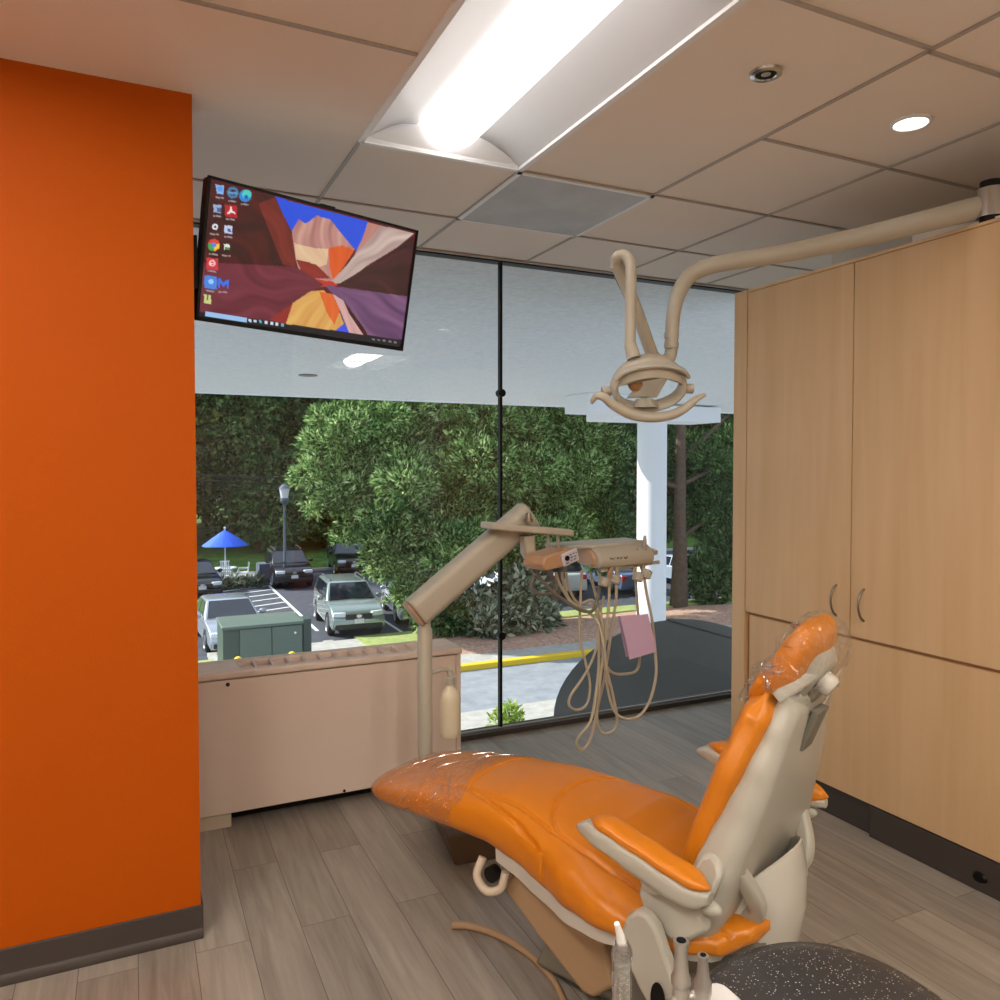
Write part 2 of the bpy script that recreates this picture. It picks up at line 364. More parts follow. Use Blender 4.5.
# troffers
def troffer(x0, y0, label, group=None, lens='lens'):
    t = empty('ceiling_troffer', (x0 + .305, y0 + .61, ZC), 0, label, 'ceiling light', group)
    f = MB(); w = .3025; l = .6075
    for s in (-1, 1):
        f.bx(s*w - .01, s*w + .01, -l, l, -.004, .012); f.bx(-w, w, s*l - .01, s*l + .01, -.004, .012)
    part('frame', f, M['white_metal'], t, local=True, smooth=0)
    rf = MB()
    for s in (-1, 1):
        pr = [(s*(.295 - .19*k), .005 + .085*math.sin(k*PI/2*1.0)) for k in [i/10 for i in range(11)]]
        n = len(pr); rf.add([(p, -.6, z) for p, z in pr] + [(p, .6, z) for p, z in pr], [(i, i+1, n+i+1, n+i) for i in range(n-1)])
    part('reflector', rf, M['reflector'], t, local=True, fix=False)
    for s in (-1, 1):
        e = MB()
        e.bx(-.3, .3, s*.6 - .004, s*.6 + .004, 0, .1)
        pr = [(.295*math.cos(a), .6) for a in (0, PI)]
        arc = [(x*.29/.29, .6 - .05*(1 - (x/.29)**2)) for x in [-.29 + .58*i/16 for i in range(17)]]
        vs = [(x, s*y, .008 + .085*(1 - abs(x)/.29)**.6) for x, y in arc] + [(x, s*.6, .004) for x, y in arc]
        e.add(vs, [(i, i+1, 18+i, 17+i) for i in range(16)])
        part('end_plate', e, M['reflector'], t, local=True, fix=False)
    ln = MB(); rings = []
    for y in [-.565, -.56] + [-.55 + 1.1*i/8 for i in range(9)] + [.56, .565]:
        k = 1 if abs(y) <= .551 else .97
        rings.append([(.105*k*math.cos(a), y, .085 - .075*k*math.sin(a)) for a in [PI*i/14 for i in range(15)]])
    ln.loft(rings); part('lens', ln, M[lens], t, local=True)
    bk = MB().bx(-.3, .3, -.6, .6, .1, .12); part('housing', bk, M['white_metal'], t, local=True, smooth=0)
    return t
troffer(*TROFF[0], 'large lit fluorescent ceiling troffer with rounded glowing lens above the room')
for x, y in TROFF[1:]: troffer(x, y, 'added unseen fill troffer behind the viewer that brightens the room', 'added fill troffers behind the viewer', 'lens_fill')  # unseen troffers added to brighten the room, stronger than the visible one

# return-air vent
t = empty('ceiling_vent', (1.631, 2.94, ZC), 0, 'square grey perforated air vent in the ceiling beyond the troffer', 'ceiling vent')
part('vent_panel', MB().bx(-.297, .297, -.297, .297, -.004, .006), M['vent'], t, local=True, smooth=0)
f = MB()
for s in (-1, 1): f.bx(s*.3 - .008, s*.3 + .008, -.308, .308, -.007, .004); f.bx(-.308, .308, s*.3 - .008, s*.3 + .008, -.007, .004)
part('frame', f, M['white_metal'], t, local=True, smooth=0)
bf = MB(); bf.lathe([(.06, -.012), (.2, -.008), (.21, -.004), (.0, -.004)], n=32); 
# sprinkler + downlight
t = empty('sprinkler_head', (HOLES[0][0], HOLES[0][1], ZC), 0, 'small recessed fire sprinkler with dark centre in the ceiling', 'sprinkler')
part('escutcheon', MB().lathe([(.028, .03), (.028, -.002), (.031, -.005), (.044, -.003), (.046, .004), (.034, .006)], n=32), M['chrome'], t, local=True)
part('cup', MB().lathe([(.029, .0), (.029, .07), (.0, .07)], n=28), M['dark'], t, local=True)
part('sprinkler_nozzle', MB().lathe([(.0, -.004), (.013, -.002), (.014, .004), (.008, .008), (.01, .05), (0, .05)], n=18), M['steel'], t, local=True)
t = empty('recessed_downlight', (HOLES[1][0], HOLES[1][1], ZC), 0, 'round lit recessed downlight in the ceiling at right', 'ceiling light')
part('trim_ring', MB().lathe([(.05, .03), (.05, -.001), (.052, -.005), (.060, -.003), (.061, .004), (.05, .006)], n=36), M['white_metal'], t, local=True)
part('lens', MB().lathe([(0, -.002), (.03, -.001), (.052, .004), (.052, .02), (0, .02)], n=32), M['down'], t, local=True)

# ------------------------------------------------------------------ window
def pane(x0, x1): return MB().bx(x0, x1, YW + .012, YW + .02, .026, ZC)
wn = setting('window_1', MB().bx(XL, XR, YW - .004, YW + .06, ZC - .010, ZC + .02), M['black'], smooth=0)
for x0, x1 in ((XL, -.3), (-.296, 1.796), (1.804, XR)): part('glass_pane', pane(x0, x1), M['glass'], wn, smooth=0)
part('window_sill', MB().bx(XL, XR, YW - .035, YW + .06, 0, .028), M['base'], wn, bevel=.003)
part('sill_bead', MB().bx(XL, XR, YW - .001, YW + .012, .028, .034), M['steel'], wn, smooth=0)
part('mullion', MB().bx(1.793, 1.807, YW + .002, YW + .03, .026, ZC), M['black'], wn, smooth=0)
for z in (1.842, .531):
    part('glass_clip', MB().cyl((1.8, YW - .012, z), (1.8, YW + .03, z), .021, n=18), M['black'], wn)
part('outer_mullion', MB().bx(-.305, -.291, YW + .002, YW + .03, .026, ZC), M['black'], wn, smooth=0)

# ------------------------------------------------------------------ heater
HX1 = 1.338; HY = 3.24; HT = .632
t = empty('unit_heater', (.6, 3.45, 0), 0, 'long beige heating cabinet with top grille below the window', 'heater')
part('casing', MB().bx(-1.6, HX1 - .005, HY + .02, 3.44, .07, HT - .022), M['heater'], t, bevel=.006)
fp = MB(); fp.bx(-1.6, 1.155, HY, HY + .022, .06, HT - .035)
part('front_panel', fp, M['heater'], t, bevel=.004)
ep = MB(); ep.bx(1.16, HX1 - .025, HY + .002, HY + .022, .06, HT - .035); ep.bx(HX1 - .023, HX1, HY + .004, 3.44, .06, HT - .035)
part('end_panel', ep, M['heater'], t, bevel=.003)
tp = MB(); g0, g1 = HY + .035, HY + .16
tp.bx(-1.6, HX1 + .003, HY - .008, g0, HT - .03, HT); tp.bx(-1.6, HX1 + .003, g1, 3.45, HT - .03, HT); tp.bx(-1.6, .385, g0, g1, HT - .03, HT); tp.bx(1.2, HX1 + .003, g0, g1, HT - .03, HT)
part('top', tp, M['heater'], t, bevel=.008, seg=3)
gl = MB(); gl.bx(.385, 1.2, g0, g1, HT - .1, HT - .095)
part('grille_bed', gl, M['brown'], t, smooth=0)
part('underside_shade', MB().bx(-1.6, 1.3, HY + .1, HY + .13, 0, .08), M['dark'], t, smooth=0)  # added black board for the shadow under the heater, stops window light
gb = MB(); n = 12
for i in range(n + 1):
    x = .385 + .815*i/n; gb.bx(x - .005, x + .005, g0, g1, HT - .03, HT - .003)
part('grille', gb, M['heater'], t, smooth=0)
part('screw', MB().cyl((.335, HY - .004, HT - .052), (.335, HY + .01, HT - .052), .008, n=12), M['dark'], t)
part('screw', MB().cyl((.8, HY - .003, .07), (.8, HY + .01, .07), .006, n=12), M['dark'], t)
for x0, x1 in ((-1.5, -1.3), (.1, .345), (1.2, 1.32)): part('foot', MB().bx(x0, x1, HY + .012, 3.4, 0, .07), M['beige'], t, bevel=.003)

# ------------------------------------------------------------------ tall cabinet
t = empty('storage_cabinet', (2.9, 2.0, 0), 0, 'tall maple cabinet with doors along the right wall', 'cabinet')
Y0c, Y1c, DG = .9, 2.867, 2.196
part('body', MB().bx(XF + .02, 3.196, Y0c, Y1c - .09, .125, 2.255), M['wood'], t, smooth=0)
part('end_panel', MB().bx(XF - .003, 3.196, Y1c - .083, Y1c, 0, 2.262), M['wood'], t, bevel=.002)
part('top_panel', MB().bx(XF, 3.196, Y0c, Y1c - .084, 2.25, 2.262), M['wood'], t, bevel=.001)
def handle(y, z, par):
    pts = [(XF - .002, y, z - .062), (XF - .018, y, z - .05), (XF - .03, y, z - .025), (XF - .034, y, z), (XF - .03, y, z + .025), (XF - .018, y, z + .05), (XF - .002, y, z + .062)]
    part('handle', MB().tube(catmull(pts, 4), .0048, 10), M['nickel'], par)
d1 = part('door', MB().bx(XF, XF + .019, DG + .002, Y1c - .086, .772, 2.248), M['wood'], t, bevel=.0015); handle(2.262, .905, d1)
d2 = part('door', MB().bx(XF, XF + .019, 1.28, DG - .002, .772, 2.248), M['wood'], t, bevel=.0015); handle(2.13, .905, d2)
part('door', MB().bx(XF, XF + .019, .9, 1.276, .772, 2.248), M['wood'], t, bevel=.0015)
part('lower_panel', MB().bx(XF + .006, XF + .019, .9, Y1c - .108, .13, .758), M['wood'], t, bevel=.0015)
part('shadow_gap', MB().bx(XF + .0195, XF + .0205, .9, Y1c - .084, .13, .772), M['gap'], t, smooth=0)
k = MB().bx(XF + .03, XF + .05, 2.1, Y1c - .085, 0, .125); part('toe_kick', k, M['base'], t, smooth=0)
k = MB().bx(XF + .008, XF + .05, .9, 2.1, 0, .123); kk = part('toe_kick', k, M['base'], t, bevel=.003)
part('access_knob', MB().lathe([(.0, .012), (.02, .01), (.026, 0)], (XF + .008, 1.66, .05), 18, Matrix.Rotation(-PI/2, 3, 'Y'), sx=.7), M['black'], kk)
t = empty('valance_box', (2.85, 1.9, 2.262), 0, 'pale valance box standing in for white trim above the maple cabinet', 'box')  # boxed stand-in for the white header trim above the cabinet
part('valance', MB().bx(2.62, 2.9, 1.72, 1.98, 2.263, 2.315), mat('pale carton', C(226, 218, 206), .7), t, bevel=.006)
part('valance_lip', MB().bx(2.616, 2.904, 1.716, 1.984, 2.3, 2.32), mat('pale carton lid', C(232, 224, 212), .7), t, bevel=.004)

# ------------------------------------------------------------------ television
def rot_tv(z, x, y): return Matrix.Rotation(z, 3, 'Z') @ Matrix.Rotation(x, 3, 'X') @ Matrix.Rotation(y, 3, 'Y')
TVR = rot_tv(.21755, .19906, .03747); TVP = Vector((.5535, 2.5973, .6451 + CAM_Z))
def tv(x, y, z): return TVP + TVR @ Vector((x, y, z))
t = empty('wall_television', tv(0, .05, 0), 0, 'black television bracketed to the orange wall end showing a red canyon desktop', 'television')
fr = MB(); fr.box(tv(0, .028, 0), (.73, .05, .425), TVR); part('back_shell', fr, M['black'], t, bevel=.01)
bz = MB()
for c, d in (((0, 0, .2085), (.73, .012, .008)), ((0, 0, -.206), (.73, .012, .013)), ((-.361, 0, 0), (.008, .012, .425)), ((.361, 0, 0), (.008, .012, .425))): bz.box(tv(*c), d, TVR)
part('bezel', bz, M['black'], t, smooth=0)
mb = MB(); mb.box(tv(0, .09, .05), (.2, .08, .16), TVR); mb.tube([tv(0, .13, .03), tv(-.1, .16, .0), Vector((XO + .03, YO + .07, tv(0, 0, 0).z - .02)), Vector((XO + .001, YO + .07, tv(0, 0, 0).z - .02))], .02); mb.box((XO + .006, YO + .07, tv(0, 0, 0).z - .02), (.012, .1, .16)); part('wall_bracket', mb, M['black'], t)
part('mount_clip', MB().box(tv(.03, .03, .215), (.05, .02, .012), TVR), M['black'], t)
NXS, NYS = 300, 170
def screen_image():
    gx, gy = np.meshgrid(np.linspace(0, 1, NXS), np.linspace(0, 1, NYS))
    src = np.array([(0, 0), (1, 0), (1, 1), (0, 1)], float); dst = np.array([(82, 68), (944, 306), (868, 778), (30, 660)], float)
    A = []
    for (x, y), (u, v) in zip(src, dst): A += [[x, y, 1, 0, 0, 0, -u*x, -u*y, -u], [0, 0, 0, x, y, 1, -v*x, -v*y, -v]]
    h = np.linalg.svd(np.array(A))[2][-1].reshape(3, 3)
    d = h[2, 0]*gx + h[2, 1]*gy + h[2, 2]; X = (h[0, 0]*gx + h[0, 1]*gy + h[0, 2])/d; Y = (h[1, 0]*gx + h[1, 1]*gy + h[1, 2])/d
    img = np.zeros((NYS, NXS, 3)); img[:] = (84, 24, 30)
    def inside(poly):
        m = np.zeros(X.shape, bool)
        for (x1, y1), (x2, y2) in zip(poly, poly[1:] + poly[:1]):
            c = ((y1 > Y) != (y2 > Y)); xi = (x2 - x1)*(Y - y1)/((y2 - y1) or 1e-9) + x1; m ^= c & (X < xi)
        return m
    ang = np.arctan2(Y - 525, X - 590); rad = np.hypot(Y - 525, X - 590)
    wv = 2.2*np.sin(rad*.011) + 1.4*np.sin(X*.013 + Y*.021) + .9*np.sin(X*.031 - Y*.017)
    k_ = np.clip(rad/260, 0, 1); st = .5 + .5*np.sin(ang*15 + wv)*k_*.75; st2 = .5 + .5*np.sin(ang*41 + 2.2*wv + .02*X)*k_*.55
    def fill(poly, c, k=0.0, c2=None):
        m = inside(poly); s = (st*.6 + st2*.4)[..., None]
        base = np.array(c, float) if c2 is None else np.array(c)*(1 - s) + np.array(c2)*s
        img[m] = (base*(1 - k*(1 - s)) if c2 is None else np.broadcast_to(base, img.shape))[m] if (k or c2 is not None) else base
    fill([(20, 60), (365, 150), (400, 240), (432, 330), (445, 450), (560, 520), (30, 430)], (40, 10, 14), c2=(84, 20, 20))
    fill([(290, 180), (360, 155), (400, 240), (432, 330), (445, 450), (390, 440)], (96, 26, 22), c2=(124, 44, 34))
    fill([(362, 152), (752, 262), (735, 330), (700, 385), (640, 320), (430, 300), (398, 235)], (28, 76, 214))
    fill([(430, 300), (462, 250), (490, 268), (538, 234), (592, 250), (645, 320), (692, 378), (650, 440), (590, 515), (470, 500), (445, 420)], (150, 92, 92), c2=(214, 168, 150))
    fill([(440, 350), (520, 372), (582, 375), (575, 440), (530, 455), (446, 420)], (206, 160, 130), c2=(226, 200, 160))
    fill([(582, 372), (640, 360), (690, 380), (650, 440), (600, 512), (585, 450)], (200, 70, 24), c2=(222, 100, 40))
    fill([(446, 418), (530, 440), (590, 500), (480, 498)], (120, 34, 30), c2=(150, 50, 40))
    fill([(748, 262), (935, 312), (860, 372), (740, 445), (640, 520), (585, 518), (660, 440), (715, 370)], (150, 122, 118), c2=(216, 196, 184))
    fill([(720, 340), (750, 264), (800, 276), (760, 330), (690, 400)], (170, 110, 100), c2=(206, 150, 136))
    fill([(938, 318), (905, 570), (880, 570), (610, 528), (740, 452), (860, 376)], (38, 14, 20), c2=(74, 30, 36))
    fill([(480, 495), (600, 512), (620, 528), (540, 535)], (186, 52, 34))
    fill([(25, 430), (445, 450), (560, 525), (430, 600), (330, 672), (30, 640)], (84, 26, 40), c2=(124, 50, 66))
    fill([(560, 525), (905, 572), (868, 776), (640, 740), (595, 560)], (74, 44, 84), c2=(140, 98, 132))
    fill([(430, 602), (505, 552), (560, 548), (610, 600), (640, 690), (600, 718), (390, 690)], (196, 128, 62), c2=(228, 190, 110))
    fill([(540, 552), (595, 565), (625, 630), (600, 690), (570, 640)], (206, 76, 30), c2=(226, 120, 50))
    fill([(600, 716), (640, 684), (668, 728), (620, 740)], (60, 80, 225))
    fill([(330, 672), (430, 602), (400, 690)], (140, 40, 36))
    fill([(595, 562), (640, 590), (720, 700), (740, 750), (665, 735), (630, 640)], (190, 140, 140), c2=(220, 180, 170))
    fill([(640, 590), (720, 700), (752, 760), (735, 755), (660, 640)], (60, 16, 20))
    fill([(26, 640), (872, 748), (868, 782), (24, 668)], (16, 18, 28))
    fill([(62, 640), (238, 664), (235, 684), (60, 660)], (150, 190, 235))
    for i in range(7): fill([(243 + 23*i, 668 + 3*i), (255 + 23*i, 670 + 3*i), (254 + 23*i, 682 + 3*i), (242 + 23*i, 680 + 3*i)], (200, 215, 230) if i not in (2, 6) else (90, 170, 200))
    for i in range(5): fill([(752 + 22*i, 742 + 3*i), (764 + 22*i, 744 + 3*i), (763 + 22*i, 752 + 3*i), (751 + 22*i, 750 + 3*i)], (110, 110, 120))
    def disc(x, y, r, c, r0=0):
        dd = np.hypot(X - x, Y - y); img[(dd < r) & (dd >= r0)] = c
    def sq(x, y, r, c, ry=None): fill([(x - r, y - (ry or r)), (x + r, y - (ry or r) + .2*r), (x + r, y + (ry or r) + .2*r), (x - r, y + (ry or r))], c)
    fill([(104, 96), (144, 102), (138, 140), (112, 136)], (130, 180, 232)); fill([(112, 104), (138, 108), (134, 128), (116, 126)], (90, 150, 220))
    disc(180, 132, 25, (60, 120, 170), 14); sq(180, 132, 20, (90, 150, 190), 5)
    disc(234, 147, 26, (40, 130, 210)); disc(240, 140, 20, (70, 200, 190)); disc(238, 152, 9, (20, 90, 170))
    sq(113, 200, 17, (150, 170, 205)); sq(120, 206, 10, (70, 90, 140)); sq(172, 210, 26, (178, 24, 38))
    fill([(169, 192), (174, 192), (178, 212), (192, 220), (188, 225), (174, 217), (158, 226), (154, 221), (168, 209)], (240, 225, 225))
    disc(103, 280, 13, (226, 226, 232), 5); sq(160, 290, 17, (190, 200, 225)); sq(164, 294, 7, (60, 90, 170))
    disc(97, 358, 26, (214, 60, 44)); fill([(74, 350), (97, 358), (98, 385), (80, 380), (70, 364)], (50, 160, 80)); fill([(97, 358), (122, 352), (122, 370), (98, 386)], (240, 196, 50)); disc(97, 358, 10, (70, 130, 220))
    sq(153, 365, 12, (220, 225, 220)); sq(155, 372, 9, (80, 140, 70), 5); sq(90, 436, 25, (200, 52, 62)); disc(90, 436, 14, (240, 190, 190), 8); sq(90, 436, 10, (235, 200, 200), 3)
    sq(83, 514, 27, (70, 130, 215)); disc(85, 514, 11, (150, 200, 250))
    fill([(114, 540), (116, 500), (124, 500), (138, 520), (153, 504), (161, 506), (160, 544), (152, 542), (152, 522), (138, 536), (124, 518), (122, 540)], (50, 110, 225))
    sq(70, 586, 15, (200, 205, 130), 19); sq(70, 580, 4, (90, 110, 80), 12)
    for x, y in ((122, 152), (178, 168), (232, 182), (112, 232), (168, 246), (100, 310), (160, 322), (95, 396), (150, 402), (88, 468), (82, 552), (135, 556)): sq(x, y, 18, (150, 140, 145), 3)
    return img/255.0
img = screen_image(); lin = np.where(img <= .04045, img/12.92, ((img + .055)/1.055)**2.4)
me = bpy.data.meshes.new('screen'); vs = []
for j in range(NYS):
    for i in range(NXS): vs.append(tuple(W[t.name].inverted() @ tv(-.358 + .716*i/(NXS - 1), -.0005, .2055 - .405*j/(NYS - 1))))
me.from_pydata(vs, [], [(j*NXS + i, (j+1)*NXS + i, (j+1)*NXS + i + 1, j*NXS + i + 1) for j in range(NYS - 1) for i in range(NXS - 1)])
ca = me.color_attributes.new('picture', 'FLOAT_COLOR', 'POINT'); ca.data.foreach_set('color', np.dstack([lin, np.ones(lin.shape[:2])]).reshape(-1))
sm, nt, bs = newmat('lit screen'); an = nt.nodes.new('ShaderNodeAttribute'); an.attribute_name = 'picture'
bs.inputs['Base Color'].default_value = (.01, .01, .01, 1); bs.inputs['Roughness'].default_value = .25
nt.links.new(an.outputs['Color'], bs.inputs['Emission Color']); bs.inputs['Emission Strength'].default_value = 1.0
me.materials.append(sm); so = bpy.data.objects.new('screen', me); COL.objects.link(so); so.parent = t
tag(so, 'lit screen with red canyon, blue sky and app icons')

# ------------------------------------------------------------------ ceiling-arm dental lamp
t = empty('dental_light', (2.66, 1.67, 2.262), 0, 'beige dental lamp on a long curved arm above the cabinet', 'dental light')
YL = 2.3
pole = [at(985, 206, 1.70), at(930, 220, 1.80), at(860, 237, 1.95), at(790, 252, 2.1), at(740, 260, 2.2), at(710, 266, 2.26), at(691, 275, YL), at(680, 290, YL), at(674, 310, YL), at(672, 330, YL), at(671, 349, YL)]
pp = catmull(pole, 5); n = len(pp)
part('boom', MB().tube(pp, [.040 - .0165*(i/(n - 1))**.7 for i in range(n)], 18), M['unit'], t)
a = at(985, 206, 1.70)
bk = MB(); bk.cyl((a.x, a.y - .02, 2.262), (a.x, a.y - .02, a.z + .075), .034, n=20); part('mount_post', bk, M['black'], t)
part('mount_collar', MB().cyl((a.x, a.y - .02, a.z - .045), (a.x, a.y - .02, a.z + .05), .043, n=24), M['chrome'], t)
part('mount_plate', MB().bx(a.x - .02, a.x + .12, a.y - .09, a.y + .05, 2.262, 2.272), M['white_metal'], t, bevel=.002)
low = catmull([at(671, 348, YL), at(671, 372, YL), at(667, 382, YL), at(657, 383, YL), at(650, 374, YL), at(644, 358, YL - .01), at(633, 320, YL - .03), at(622, 285, YL - .04), at(616, 268, YL - .04)], 5)
low = catmull([at(671, 349, YL), at(671, 352, YL), at(669, 358, YL), at(662, 361, YL), at(654, 357, YL), at(649, 346, YL - .01), at(638, 315, YL - .03), at(624, 280, YL - .04), at(616, 264, YL - .05)], 5)
part('lower_arm', MB().tube(low, .0225, 16), M['unit'], t)
for v in (333, 343): part('collar', MB().cyl(at(671.5, v, YL), at(671.3, v + 5, YL), .0265, n=20), M['unit'], t)
part('gas_strut', MB().tube([at(653, 352, YL + .03), at(616, 276, YL)], .008, 10), M['pedestal'], t)
dr = catmull([at(616, 264, YL - .05), at(617, 257, YL - .07), at(624, 255, YL - .09), at(630, 261, YL - .11), at(631, 275, YL - .12), at(630.5, 310, YL - .12), at(630, 348, YL - .12)], 5)
part('drop_arm', MB().tube(dr, .0185, 16), M['unit'], t)
# lamp head: frame facing the chair and a little down, local axes
hc = at(648, 384, YL - .12)
vd = (Vector((.62, -.55, -.52))).normalized(); 
vd = (Vector((0, 0, CAM_Z)) - hc).normalized() * .8 + Vector((.25, 0, -.2)); vd.normalize()
ux = Vector((0, 0, 1)).cross(vd) * -1; ux = Vector((math.cos(YAW), -math.sin(YAW), 0)); ux = (ux - vd*ux.dot(vd)).normalized(); uz = ux.cross(vd) * -1
if uz.z < 0: uz = -uz
def hd(x, y, z): return hc + ux*x + uz*z + vd*y
E_ = [2*PI*i/40 for i in range(40)]
part('rim', MB().sweep([hd(.118*math.cos(a), .01*math.cos(2*a), .08*math.sin(a) - .005) for a in E_], [(.012*math.cos(b_), .03*math.sin(b_)) for b_ in [2*PI*k/12 for k in range(12)]], up=vd, closed=True), M['unit'], t)
ho = MB(); rings = []
for i in range(9):
    f_ = i/8; zz = .04 + .06*math.sin(f_*PI/2); ww = .122*math.cos(f_*PI/2)**.75 + .012
    rings.append([hd(ww*math.cos(a), .055*math.sin(a)*(1 - .5*f_) + .005, zz - .05*(math.cos(a)**2)*(1 - f_)) for a in [2*PI*k/28 for k in range(28)]])
ho.loft(rings); part('lamp_hood', ho, M['unit'], t)
part('knuckle', MB().cyl(at(630, 345, YL - .12), hd(-.055, 0, .09), .021, .024, n=16), M['unit'], t)
band = [hd(.122*math.cos(a), .04 + .012*math.sin(a), .05*math.sin(a) + .03) for a in [PI*(.02 + .96*i/24) for i in range(25)]]
part('front_visor', MB().sweep(band, rrect(.012, .03, .005), up=vd), M['shell'], t)
rf = MB(); rings = []
for i in range(7):
    f_ = i/6; rings.append([hd((.112 - .06*f_)*math.cos(a), -.02 - .05*f_, .01 + (.06 - .035*f_)*math.sin(a) + .03*f_) for a in [PI*(-.05 + 1.1*k/22) for k in range(23)]])
n = 23; rf.add([p for r in rings for p in r], [(i*n + j, i*n + j + 1, (i+1)*n + j + 1, (i+1)*n + j) for i in range(6) for j in range(n - 1)])
part('reflector', rf, M['mirror'], t, fix=False)
part('bulb_shield', MB().ball(hd(-.045, .0, .005), (.028, .02, .03)), M['gloss_amber'], t)
sh = MB(); sh.prism([(-.07, -.05), (.035, -.05), (.075, .03), (.01, .045)], lambda p, q_, d: hd(p, -.01 + .01*d, q_)); part('bulb_guard', sh, M['mirror'], t, bevel=.002)
part('lower_baffle', MB().lathe([(.0, .035), (.03, .03), (.05, .0)], hd(-.005, .0, -.085), 20), M['shell'], t)
hp = [hd(-.205, .05, -.045), hd(-.19, .055, -.02), hd(-.165, .06, -.022), hd(-.13, .065, -.05), (hd(-.07, .07, -.082)), hd(0, .07, -.095), hd(.07, .07, -.088), hd(.12, .065, -.064), hd(.15, .06, -.04), hd(.185, .05, -.028)]
hpp = catmull(hp, 5); n = len(hpp)
part('handle', MB().sweep(hpp, [(.016*math.cos(b_), .017*math.sin(b_)) for b_ in [2*PI*k/12 for k in range(12)]], up=vd, scale=[.35 + .75*math.sin(PI*i/(n - 1))**.7 for i in range(n)]), M['unit'], t)
for s in (-1, 1): part('tilt_knob', MB().cyl(hd(s*.128, 0, -.02), hd(s*.158, .0, -.022), .017, n=16), M['unit'], t)

# ------------------------------------------------------------------ delivery unit
YD = 2.95
t = empty('dental_delivery_unit', (at(425, 700, YD).x, YD, 0), 0, 'beige dental instrument unit on a tall post beside the heater', 'dental unit')
px = at(425, 700, YD).x
part('post', MB().lathe([(.001, .128), (.03, .128), (.03, .79), (.024, .8), (.024, .84), (.0, .84)], (px, YD, 0), 24), M['unit'], t)
part('post_base', MB().lathe([(.0, .12), (.042, .12), (.042, .128), (.034, .14), (.0, .14)], (px, YD, 0), 28), M['unit'], t)
A, B_ = at(415, 613, YD), at(529, 514, YD)
am = MB(); d = (B_ - A); sec = rrect(.125, .1, .035, 5)
am.sweep([A, A + d*.02, A + d*.98, B_], sec, up=(0, 1, 0)); part('lift_arm', am, M['unit'], t, bevel=.01, seg=3)
part('arm_end_cap', MB().sweep([A - d*.006, A - d*.022], sec, up=(0, 1, 0), scale=[.99, .9]), M['unit_dark'], t)
sp = MB()
sl, sr = at(484, 526, YD - .07), at(573, 534, YD - .07)
dx = (sr - sl)
def sp_pt(p, q_, dd): return sl + dx*p + Vector((0, q_, 0)) + Vector((0, 0, .028*dd - .01))
out = [(-.02, .02), (.03, -.05), (.3, -.075), (.97, -.03), (1.0, .01), (.97, .05), (.5, .1), (.1, .08)]
sp.prism(out, sp_pt); part('swivel_plate', sp, M['unit'], t, bevel=.007, seg=3)
hb = at(528, 526, YD - .07)
part('pivot_bolt', MB().lathe([(.0, .045), (.011, .042), (.014, .02), (.02, .018), (.02, .005), (0, .005)], (hb.x, hb.y - .005, hb.z + .012), 18), M['nickel'], t)
nk = at(529, 545, YD - .07); part('neck', MB().sweep([nk + Vector((-.01, 0, .04)), nk + Vector((-.005, 0, -.03)), nk + Vector((.015, 0, -.055))], rrect(.05, .06, .012), up=(0, 1, 0)), M['unit'], t)
for u in (548, 558): part('strut', MB().cyl(at(u, 534, YD - .06), at(u, 553, YD - .06), .008, n=12), M['unit'], t)
# control box
cb = MB(); q0 = at(550, 559, YD - .15)
RB = Matrix.Rotation(R(12), 3, 'Z') @ Matrix.Rotation(R(-5), 3, 'Y')
cbl = [(-.085, -.03), (.055, -.03), (.085, -.005), (.08, .03), (.05, .04), (-.075, .028), (-.095, .0)]
cb.prism(cbl, lambda p, q_, d: q0 + RB @ Vector((p, (d - .5)*.13, q_))); part('control_box', cb, M['unit_dark'], t, bevel=.009, seg=3)
cp = MB(); cp.box(q0 + RB @ Vector((.048, -.069, .006)), (.085, .012, .052), RB @ Matrix.Rotation(R(-10), 3, 'Y')); cpo = part('control_panel', cp, M['label'], t, bevel=.003); tag(cpo, 'pale control panel with a dark dot')
RB2 = RB @ Matrix.Rotation(R(-10), 3, 'Y'); pc = q0 + RB @ Vector((.048, -.069, .006))
part('button', MB().cyl(pc + RB2 @ Vector((-.022, -.004, .004)), pc + RB2 @ Vector((-.022, -.011, .004)), .011, n=18), M['black'], cpo)
mk = MB()
for i, (x, z, w_) in enumerate([(.0, .012, .012), (.018, .012, .01), (.032, .01, .006), (.004, 0, .014), (.024, -.002, .012), (.0, -.012, .01), (.02, -.013, .014), (-.024, -.016, .014)]): mk.box(pc + RB2 @ Vector((x, -.0065, z)), (w_, .0015, .004), RB2)
part('panel_marks', mk, M['pole'], cpo, smooth=0)
# head
h0, h1 = at(590, 556, YD), at(638, 552, YD); hdv = (h1 - h0); hl = hdv.length; hx = hdv.normalized(); hy = Vector((-hx.y, hx.x, 0)).normalized(); hz = Vector((0, 0, 1))
prof = [(-.13, -.02), (-.12, -.042), (-.09, -.052), (.05, -.045), (.13, -.02), (.14, .02), (.12, .036), (.0, .05), (-.06, .046), (-.105, .025), (-.128, .0)]
def hp_(x, y, z): return h0 + hx*x + hy*y + hz*z
rings = []
for x, k in ((-.03, .86), (-.02, .97), (0, 1), (hl*.5, 1), (hl - .01, 1), (hl, .95)): rings.append([hp_(x, p*k, q_*k + .005) for p, q_ in prof])
part('instrument_head', MB().loft(rings), M['unit'], t, bevel=.004)
part('head_end_cap', MB().loft([[hp_(-.031, p*.84, q_*.84 + .005) for p, q_ in prof], [hp_(-.045, p*.7, q_*.7 + .005) for p, q_ in prof]]), M['unit_dark'], t, bevel=.003)
